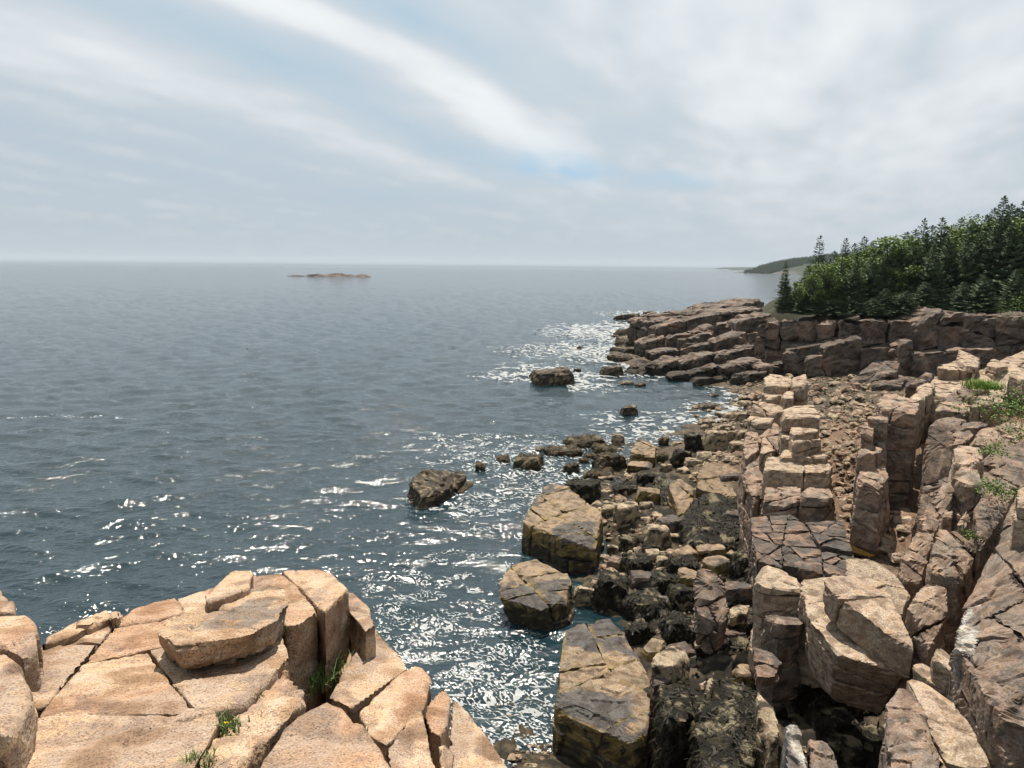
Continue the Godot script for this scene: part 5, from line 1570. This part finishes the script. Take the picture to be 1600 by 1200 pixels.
func make_trees() -> void:
	var kinds := []
	for k in 5:
		kinds.append(spruce(10.0, [2.5, 2.9, 2.2, 2.6, 3.1][k], [0.05, 0.1, 0.2, 0.05, 0.15][k], 60 + k))
	kinds.append(spruce(10.0, 1.9, 0.42, 71))
	for k in 3:
		kinds.append(broadleaf(8.0, 2.6, 80 + k, Color(0.16, 0.22, 0.065), Color(0.06, 0.105, 0.035)))
	# foot x, top y in the photo, distance, kind, width factor
	var front := "spruces along the edge of the far cliff"
	var back := "spruces on the slope behind the cliff edge"
	var T := [[1222, 408, 83, 2, 0.8, 0], [1272, 368, 92, 5, 1.0, 1], [1312, 372, 96, 2, 1.0, 2], [1340, 369, 98, 1, 1.0, 2], [1430, 341, 96, 5, 1.1, 2], [1457, 340, 92, 2, 1.1, 2], [1475, 350, 100, 1, 1.0, 2], [1548, 306, 90, 3, 1.0, 2], [1594, 302, 92, 0, 1.1, 2], [1405, 362, 96, 0, 1.0, 2], [1500, 345, 95, 4, 1.0, 2], [1525, 335, 97, 0, 1.0, 2], [1570, 325, 97, 4, 1.1, 2], [1370, 372, 100, 3, 1.0, 2], [1620, 320, 95, 3, 1.1, 2], [1650, 310, 93, 0, 1.1, 2],
		[1240, 452, 84, 0, 1.2, 3], [1262, 440, 85, 3, 1.2, 3], [1290, 440, 85, 4, 1.2, 3], [1316, 435, 84, 0, 1.2, 3], [1345, 415, 86, 3, 1.2, 3], [1372, 405, 85, 1, 1.2, 3], [1398, 385, 86, 0, 1.3, 3], [1420, 375, 86, 4, 1.2, 3], [1448, 385, 84, 3, 1.2, 3], [1470, 372, 86, 0, 1.3, 3], [1496, 375, 85, 1, 1.2, 3], [1515, 362, 86, 4, 1.2, 3], [1540, 355, 85, 0, 1.3, 3], [1565, 350, 84, 3, 1.3, 3], [1590, 345, 85, 1, 1.3, 3], [1615, 350, 84, 4, 1.3, 3], [1640, 350, 84, 0, 1.3, 3],
		[1255, 475, 82.5, 3, 1.3, 3], [1300, 472, 82, 4, 1.3, 3], [1335, 460, 82, 0, 1.3, 3], [1380, 450, 82, 3, 1.3, 3], [1410, 455, 81.5, 4, 1.4, 3], [1440, 440, 82, 1, 1.3, 3], [1530, 430, 80.5, 4, 1.4, 3], [1580, 420, 80, 3, 1.4, 3], [1610, 430, 80, 0, 1.4, 3], [1500, 440, 81.5, 0, 1.3, 3], [1360, 470, 81.5, 1, 1.3, 3],
		[1262, 425, 86.5, 6, 1.0, 4], [1285, 408, 88, 7, 1.1, 4], [1310, 400, 89, 8, 1.1, 4], [1335, 395, 90, 6, 1.0, 4], [1382, 366, 92, 7, 1.2, 4], [1395, 385, 90, 8, 1.0, 4], [1512, 334, 93, 6, 1.2, 4], [1490, 350, 94, 7, 1.0, 4], [1360, 385, 93, 8, 1.0, 4], [1585, 335, 90, 7, 1.1, 4], [1240, 440, 88, 8, 0.8, 4], [1256, 415, 90, 0, 1.2, 2], [1296, 392, 94, 3, 1.3, 2], [1326, 380, 95, 4, 1.2, 2], [1352, 378, 96, 0, 1.3, 2], [1392, 372, 97, 3, 1.3, 2], [1418, 358, 97, 1, 1.3, 2], [1443, 352, 98, 4, 1.3, 2], [1486, 340, 98, 3, 1.3, 2], [1535, 325, 97, 1, 1.3, 2], [1560, 318, 96, 3, 1.3, 2], [1582, 312, 97, 4, 1.3, 2], [1268, 440, 82.5, 0, 1.0, 3], [1308, 415, 84, 1, 1.0, 3], [1330, 405, 83, 3, 1.0, 3], [1356, 392, 84, 0, 1.0, 3], [1388, 378, 87, 3, 1.0, 3], [1434, 365, 88, 1, 1.1, 3], [1462, 362, 88, 3, 1.1, 3], [1505, 350, 88, 0, 1.1, 3], [1528, 345, 88, 3, 1.1, 3], [1556, 335, 88, 1, 1.1, 3], [1578, 330, 88, 0, 1.1, 3], [1600, 322, 88, 3, 1.1, 3]]
	for e in T:
		var zz: float = e[2] + (3.5 if int(e[5]) in [0, 3] else 0.0)
		var p := at_z(e[0], 500, zz)
		var foot := maxf(ground(p.x, p.z), 7.9) - 0.15
		var top := at_z(e[0], e[1], zz).y
		var tall := maxf(top - foot, 2.0)
		var src: Node3D = kinds[e[3]]
		var o: Node3D = src.duplicate()
		var leafy: bool = e[3] >= 6
		o.name = numbered("broadleaf_tree" if leafy else "spruce_tree")
		add_child(o)
		o.position = Vector3(p.x, foot, p.z)
		var s := tall / (8.0 if leafy else 10.0)
		var wd: float = clampf(s, 0.6, 1.15) * e[4] * 1.2
		o.basis = Basis(Vector3.UP, fmod(e[0] * 1.7, TAU)).scaled(Vector3(wd, s, wd))
		match int(e[5]):
			0: tag(o, "small lone spruce at the seaward end of the wood, against the water", "tree", front)
			1: tag(o, "thin ragged spruce with bare gaps standing above the light green bushes", "tree", back)
			2: tag(o, "dark spruce on the wooded slope with its top against the sky", "tree", back)
			3: tag(o, "dense dark spruce at the edge of the far cliff", "tree", front)
			_: tag(o, "light green leafy tree growing among the dark spruces", "tree", "leafy trees among the spruces")
	for k in kinds:
		k.free()
	# shrubs and grass on the ridge at the right
	var bush := [[1590, 655, 30.0, 2.6, 1.5, 900, "large dark green shrub at the right end of the pale ridge"], [1605, 690, 27.0, 1.6, 0.8, 420, "smaller shrub below the large one at the end of the pale ridge"], [1563, 772, 18.6, 1.0, 0.42, 420, "bright green plant cushion in the shelf beside the grey wall"], [1548, 706, 23.0, 1.1, 0.4, 300, "trailing green plants at the top of the pink spur"], [1520, 838, 17.8, 0.45, 0.2, 120, "small green plant in the crack of the pink slab"], [1600, 500, 72, 3.5, 3.0, 700, "dark shrub hanging at the right edge before the far cliff"]]
	for e in bush:
		var p := at_z(e[0], e[1], e[2])
		var o := base("shrub", p - Vector3(0, 0.05, 0))
		tag(o, e[6], "shrub")
		put("foliage", shrub_mesh(e[3], e[4], int(e[5]), 0.05 + e[3] * 0.028, int(e[0]), Color(0.14, 0.22, 0.05), Color(0.05, 0.09, 0.03)), mats["leaves"], Vector3.ZERO, o)
	var gr := base("grass_patch", at_z(1535, 606, 34.6))
	tag(gr, "bright green grass patch on the crest of the pale ridge", "grass")
	put("blades", tuft(700, 0.5, 0.75, 4, Color(0.17, 0.26, 0.04), Color(0.06, 0.12, 0.02), 0.02), mats["grass"], Vector3.ZERO, gr).set_meta("kind", "stuff")

func make_upland() -> void:
	# unseen bare slope behind the viewpoint, added to block low sky light
	var v := PackedVector3Array()
	var col := PackedColorArray()
	var ix := PackedInt32Array()
	for i in 41:
		for j in 31:
			var x := -240.0 + i * 12.0
			var z := 3.0 + j * 9.0
			v.append(Vector3(x, 10.2 + 34.0 * smoothstep(0.0, 200.0, z) + fbm.get_noise_2d(x * 0.03, z * 0.03) * 5.0 * smoothstep(2.0, 40.0, z), z))
			col.append(Color(0.04, 0.055, 0.025))
	for i in 40:
		for j in 30:
			var a := i * 31 + j
			ix.append_array([a, a + 31, a + 1, a + 1, a + 31, a + 32])
	tag(put("hillside", mesh_from(v, smooth_normals(v, ix), ix, col), mats["far_wood"]), "", "", "", "structure")

func make_far() -> void:
	# the low island out at sea
	var i := base("island", Vector3(-199, -1.5, -805))
	tag(i, "low bare rock island far out on the sea", "island")
	var r := RandomNumberGenerator.new()
	r.seed = 12
	for e in [[449, 492, 433, 428.5, 806], [478, 520, 433, 425.8, 808], [508, 545, 433, 425.2, 812], [530, 562, 433, 427.2, 806], [550, 581, 432.5, 428.6, 800], [492, 540, 434, 429.0, 795], [555, 578, 432, 427.4, 812]]:
		var a := at_z(e[0], e[2], e[4])
		var b := at_z(e[1], e[2], e[4])
		var hh := at_z((e[0] + e[1]) * 0.5, e[3], e[4]).y
		var pts := PackedVector3Array()
		for t in [0.0, 0.2, 0.5, 0.75, 1.0]:
			var m := a.lerp(b, t)
			var up := hh * sin(PI * clampf(t * 0.9 + 0.08, 0, 1)) * r.randf_range(0.7, 1.0)
			for dz in [-7.0, 7.0]:
				pts.append(Vector3(m.x, -1.5, m.z + dz * 1.6))
				pts.append(Vector3(m.x, up, m.z + dz * 0.6))
		rock_from(pts, 4, "rock", int(e[0]), i, {"split": 0.0, "lo": 0.5, "lo_f": 0.08, "blk": 0.6, "blk_s": Vector3(9, 3, 8), "most": 36})
	# the distant wooded headland and the shore beyond it
	for spec in [["far_headland", "distant wooded headland fading blue in the haze beyond the point", [[1192, 428.5], [1198, 426.5], [1208, 423], [1218, 418.5], [1230, 414.5], [1248, 410], [1275, 406], [1320, 400], [1380, 396]], 1850.0, 420.0, 2600], ["far_shore", "faint low shore on the horizon behind the distant headland", [[1130, 419.2], [1140, 417.8], [1165, 417.6], [1200, 417.4], [1260, 416.8]], 5200.0, 500.0, 0]]:
		var v := PackedVector3Array()
		var col := PackedColorArray()
		var ix := PackedInt32Array()
		var prof: Array = spec[2]
		var n := 60
		for a in n + 1:
			var t := float(a) / n * (prof.size() - 1)
			var k := mini(int(t), prof.size() - 2)
			var f := t - k
			var px: float = lerpf(prof[k][0], prof[k + 1][0], f)
			var py: float = lerpf(prof[k][1], prof[k + 1][1], f)
			var top := at_z(px, py, spec[3] + spec[4] * 0.35)
			for b in 13:
				var w := b / 12.0
				var y := top.y * pow(sin(PI * minf(1.0, w * 0.9 + 0.03)), 0.6) + fbm.get_noise_2d(top.x * 0.02, w * 4.0) * 5.0 * w
				if b < 2 and spec[5] > 0:
					y = minf(y, 8.0)
				var wz: float = -(spec[3] + spec[4] * (w - 0.0))
				v.append(Vector3(top.x + fbm.get_noise_2d(w * 3.0, top.x * 0.01) * 8.0, y if b > 0 else -3.0, wz))
				var c := Color(0.06, 0.055, 0.05) if y < 7.0 and spec[5] > 0 else Color(0.02, 0.034, 0.022)
				col.append(c)
		for a in n:
			for b in 12:
				var q := a * 13 + b
				ix.append_array([q, q + 1, q + 13, q + 1, q + 14, q + 13])
		var nn := smooth_normals(v, ix)
		var o := put(spec[0], mesh_from(v, nn, ix, col), mats["far_wood"])
		tag(o, spec[1], "", "", "structure")
		if spec[5] > 0:
			var src := spruce(9.0, 2.4, 0.55, 90)
			var crown: MeshInstance3D = src.get_node("crown")
			var mm := MultiMesh.new()
			mm.transform_format = MultiMesh.TRANSFORM_3D
			mm.mesh = crown.mesh
			mm.instance_count = spec[5]
			for k in int(spec[5]):
				var a := r.randi() % n
				var b := r.randi_range(3, 8)
				var q := v[a * 13 + b].lerp(v[(a + 1) * 13 + b + 1], r.randf()) + Vector3(r.randfn() * 3.0, -0.5, r.randfn() * 6.0)
				var s := r.randf_range(0.6, 1.3)
				mm.set_instance_transform(k, Transform3D(Basis(Vector3.UP, r.randf() * TAU).scaled(Vector3(s * 1.4, s, s * 1.4)), q))
			var w := MultiMeshInstance3D.new()
			w.name = "far_wood"
			w.multimesh = mm
			w.material_override = mats["needles"]
			add_child(w)
			tag(w, "dark conifer wood covering the distant headland", "wood", "", "stuff")
			src.free()

func bird(p: Vector3, span: float, turn: float, label: String, flying: bool) -> void:
	var o := base("sea_bird", p)
	tag(o, label, "bird", "sea birds")
	var v := PackedVector3Array()
	var c := PackedColorArray()
	var ix := PackedInt32Array()
	var body := Color(0.04, 0.035, 0.03)
	for i in 9:
		var t := i / 8.0
		var rad := span * 0.075 * pow(sin(PI * clampf(t * 0.93 + 0.03, 0, 1)), 0.7)
		for k in 8:
			var a := TAU * k / 8.0
			var along := (t - 0.5) * span * 0.62
			var q := Vector3(cos(a) * rad, sin(a) * rad, along) if flying else Vector3(cos(a) * rad, along + span * 0.31, sin(a) * rad + sin(t * 3.0) * 0.06 * span)
			v.append(q)
			c.append(body)
			if i > 0:
				var q0 := (i - 1) * 8
				var k2 := (k + 1) % 8
				ix.append_array([q0 + k, q0 + k2, i * 8 + k, i * 8 + k, q0 + k2, i * 8 + k2])
	put("body", mesh_from(v, smooth_normals(v, ix), ix, c), mats["feather"], Vector3.ZERO, o)
	if flying:
		for s in [-1.0, 1.0]:
			var wv := PackedVector3Array()
			var wc := PackedColorArray()
			var wi := PackedInt32Array()
			for i in 6:
				var t := i / 5.0
				var x: float = s * t * span * 0.5
				var y := span * (0.22 * t - 0.1 * t * t)
				var w := span * 0.11 * (1.0 - 0.8 * t * t)
				for q in [Vector3(x, y, -w + t * span * 0.08), Vector3(x, y + 0.012, t * span * 0.08), Vector3(x, y, w + t * span * 0.08)]:
					wv.append(q)
					wc.append(body)
				if i > 0:
					for e in 2:
						var a := (i - 1) * 3 + e
						wi.append_array([a, a + 3, a + 1, a + 1, a + 3, a + 4])
			put("wing", mesh_from(wv, smooth_normals(wv, wi), wi, wc), mats["feather"], Vector3.ZERO, o)
	o.rotation.y = turn

func _ready() -> void:
	var cam := Camera3D.new()
	cam.position = Vector3(0, EYE, 0)
	cam.rotation_degrees = Vector3(-PITCH, 0, ROLL)
	cam.fov = rad_to_deg(2.0 * atan(600.0 / FOCAL))
	cam.near = 0.1
	cam.far = 40000.0
	add_child(cam)
	cam.current = true
	for n in [cell, fbm, soft, lace, joint]:
		n.frequency = 1.0
		n.seed = 4
	cell.noise_type = FastNoiseLite.TYPE_CELLULAR
	cell.cellular_return_type = FastNoiseLite.RETURN_CELL_VALUE
	cell.fractal_type = FastNoiseLite.FRACTAL_NONE
	fbm.noise_type = FastNoiseLite.TYPE_SIMPLEX_SMOOTH
	fbm.fractal_type = FastNoiseLite.FRACTAL_FBM
	fbm.fractal_octaves = 4
	soft.noise_type = FastNoiseLite.TYPE_SIMPLEX_SMOOTH
	soft.fractal_type = FastNoiseLite.FRACTAL_NONE
	lace.noise_type = FastNoiseLite.TYPE_CELLULAR
	lace.cellular_return_type = FastNoiseLite.RETURN_DISTANCE2_SUB
	lace.fractal_type = FastNoiseLite.FRACTAL_NONE
	joint.noise_type = FastNoiseLite.TYPE_CELLULAR
	joint.cellular_return_type = FastNoiseLite.RETURN_DISTANCE2_SUB
	joint.fractal_type = FastNoiseLite.FRACTAL_NONE
	var env := Environment.new()
	env.background_mode = Environment.BG_SKY
	env.sky = Sky.new()
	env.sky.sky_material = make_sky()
	env.tonemap_mode = Environment.TONE_MAPPER_LINEAR
	env.tonemap_exposure = 1.72
	env.sdfgi_enabled = true
	env.ssao_enabled = true
	env.ssil_enabled = true
	env.fog_enabled = true
	env.fog_density = 0.00005
	env.fog_light_color = Color(0.84, 0.89, 0.93)
	var we := WorldEnvironment.new()
	we.environment = env
	add_child(we)
	var sun := DirectionalLight3D.new()
	sun.name = "sun"
	sun.rotation_degrees = Vector3(-67.5, 180.0 + 4.0, 0)
	sun.light_energy = 1.6
	sun.light_angular_distance = 0.53
	sun.light_color = Color(1.0, 0.96, 0.9)
	sun.shadow_enabled = true
	add_child(sun)
	make_materials()
	make_waves()
	make_frond()
	var t0 := Time.get_ticks_msec()
	for f in [make_sea, make_ground, make_ledge, make_shore, make_cliffs, make_headland, make_trees, make_upland, make_far, make_loose, make_foam]:
		f.call()
		print(f.get_method(), " ", Time.get_ticks_msec() - t0, " ms, triangles ", tri_total)
	bird(at_z(386, 545, 90.0), 1.3, 0.5, "dark sea bird flying low over the open water", true)
	bird(at_z(1073, 490.5, 116.0) + Vector3(0, -0.1, -0.8), 0.8, 0.3, "dark sea bird perched on the ridge of the headland", false)
	bird(at_z(1148, 470.5, 128.5) + Vector3(0, -0.1, -0.6), 0.8, 1.2, "dark sea bird standing on the pink upper beds of the headland", false)
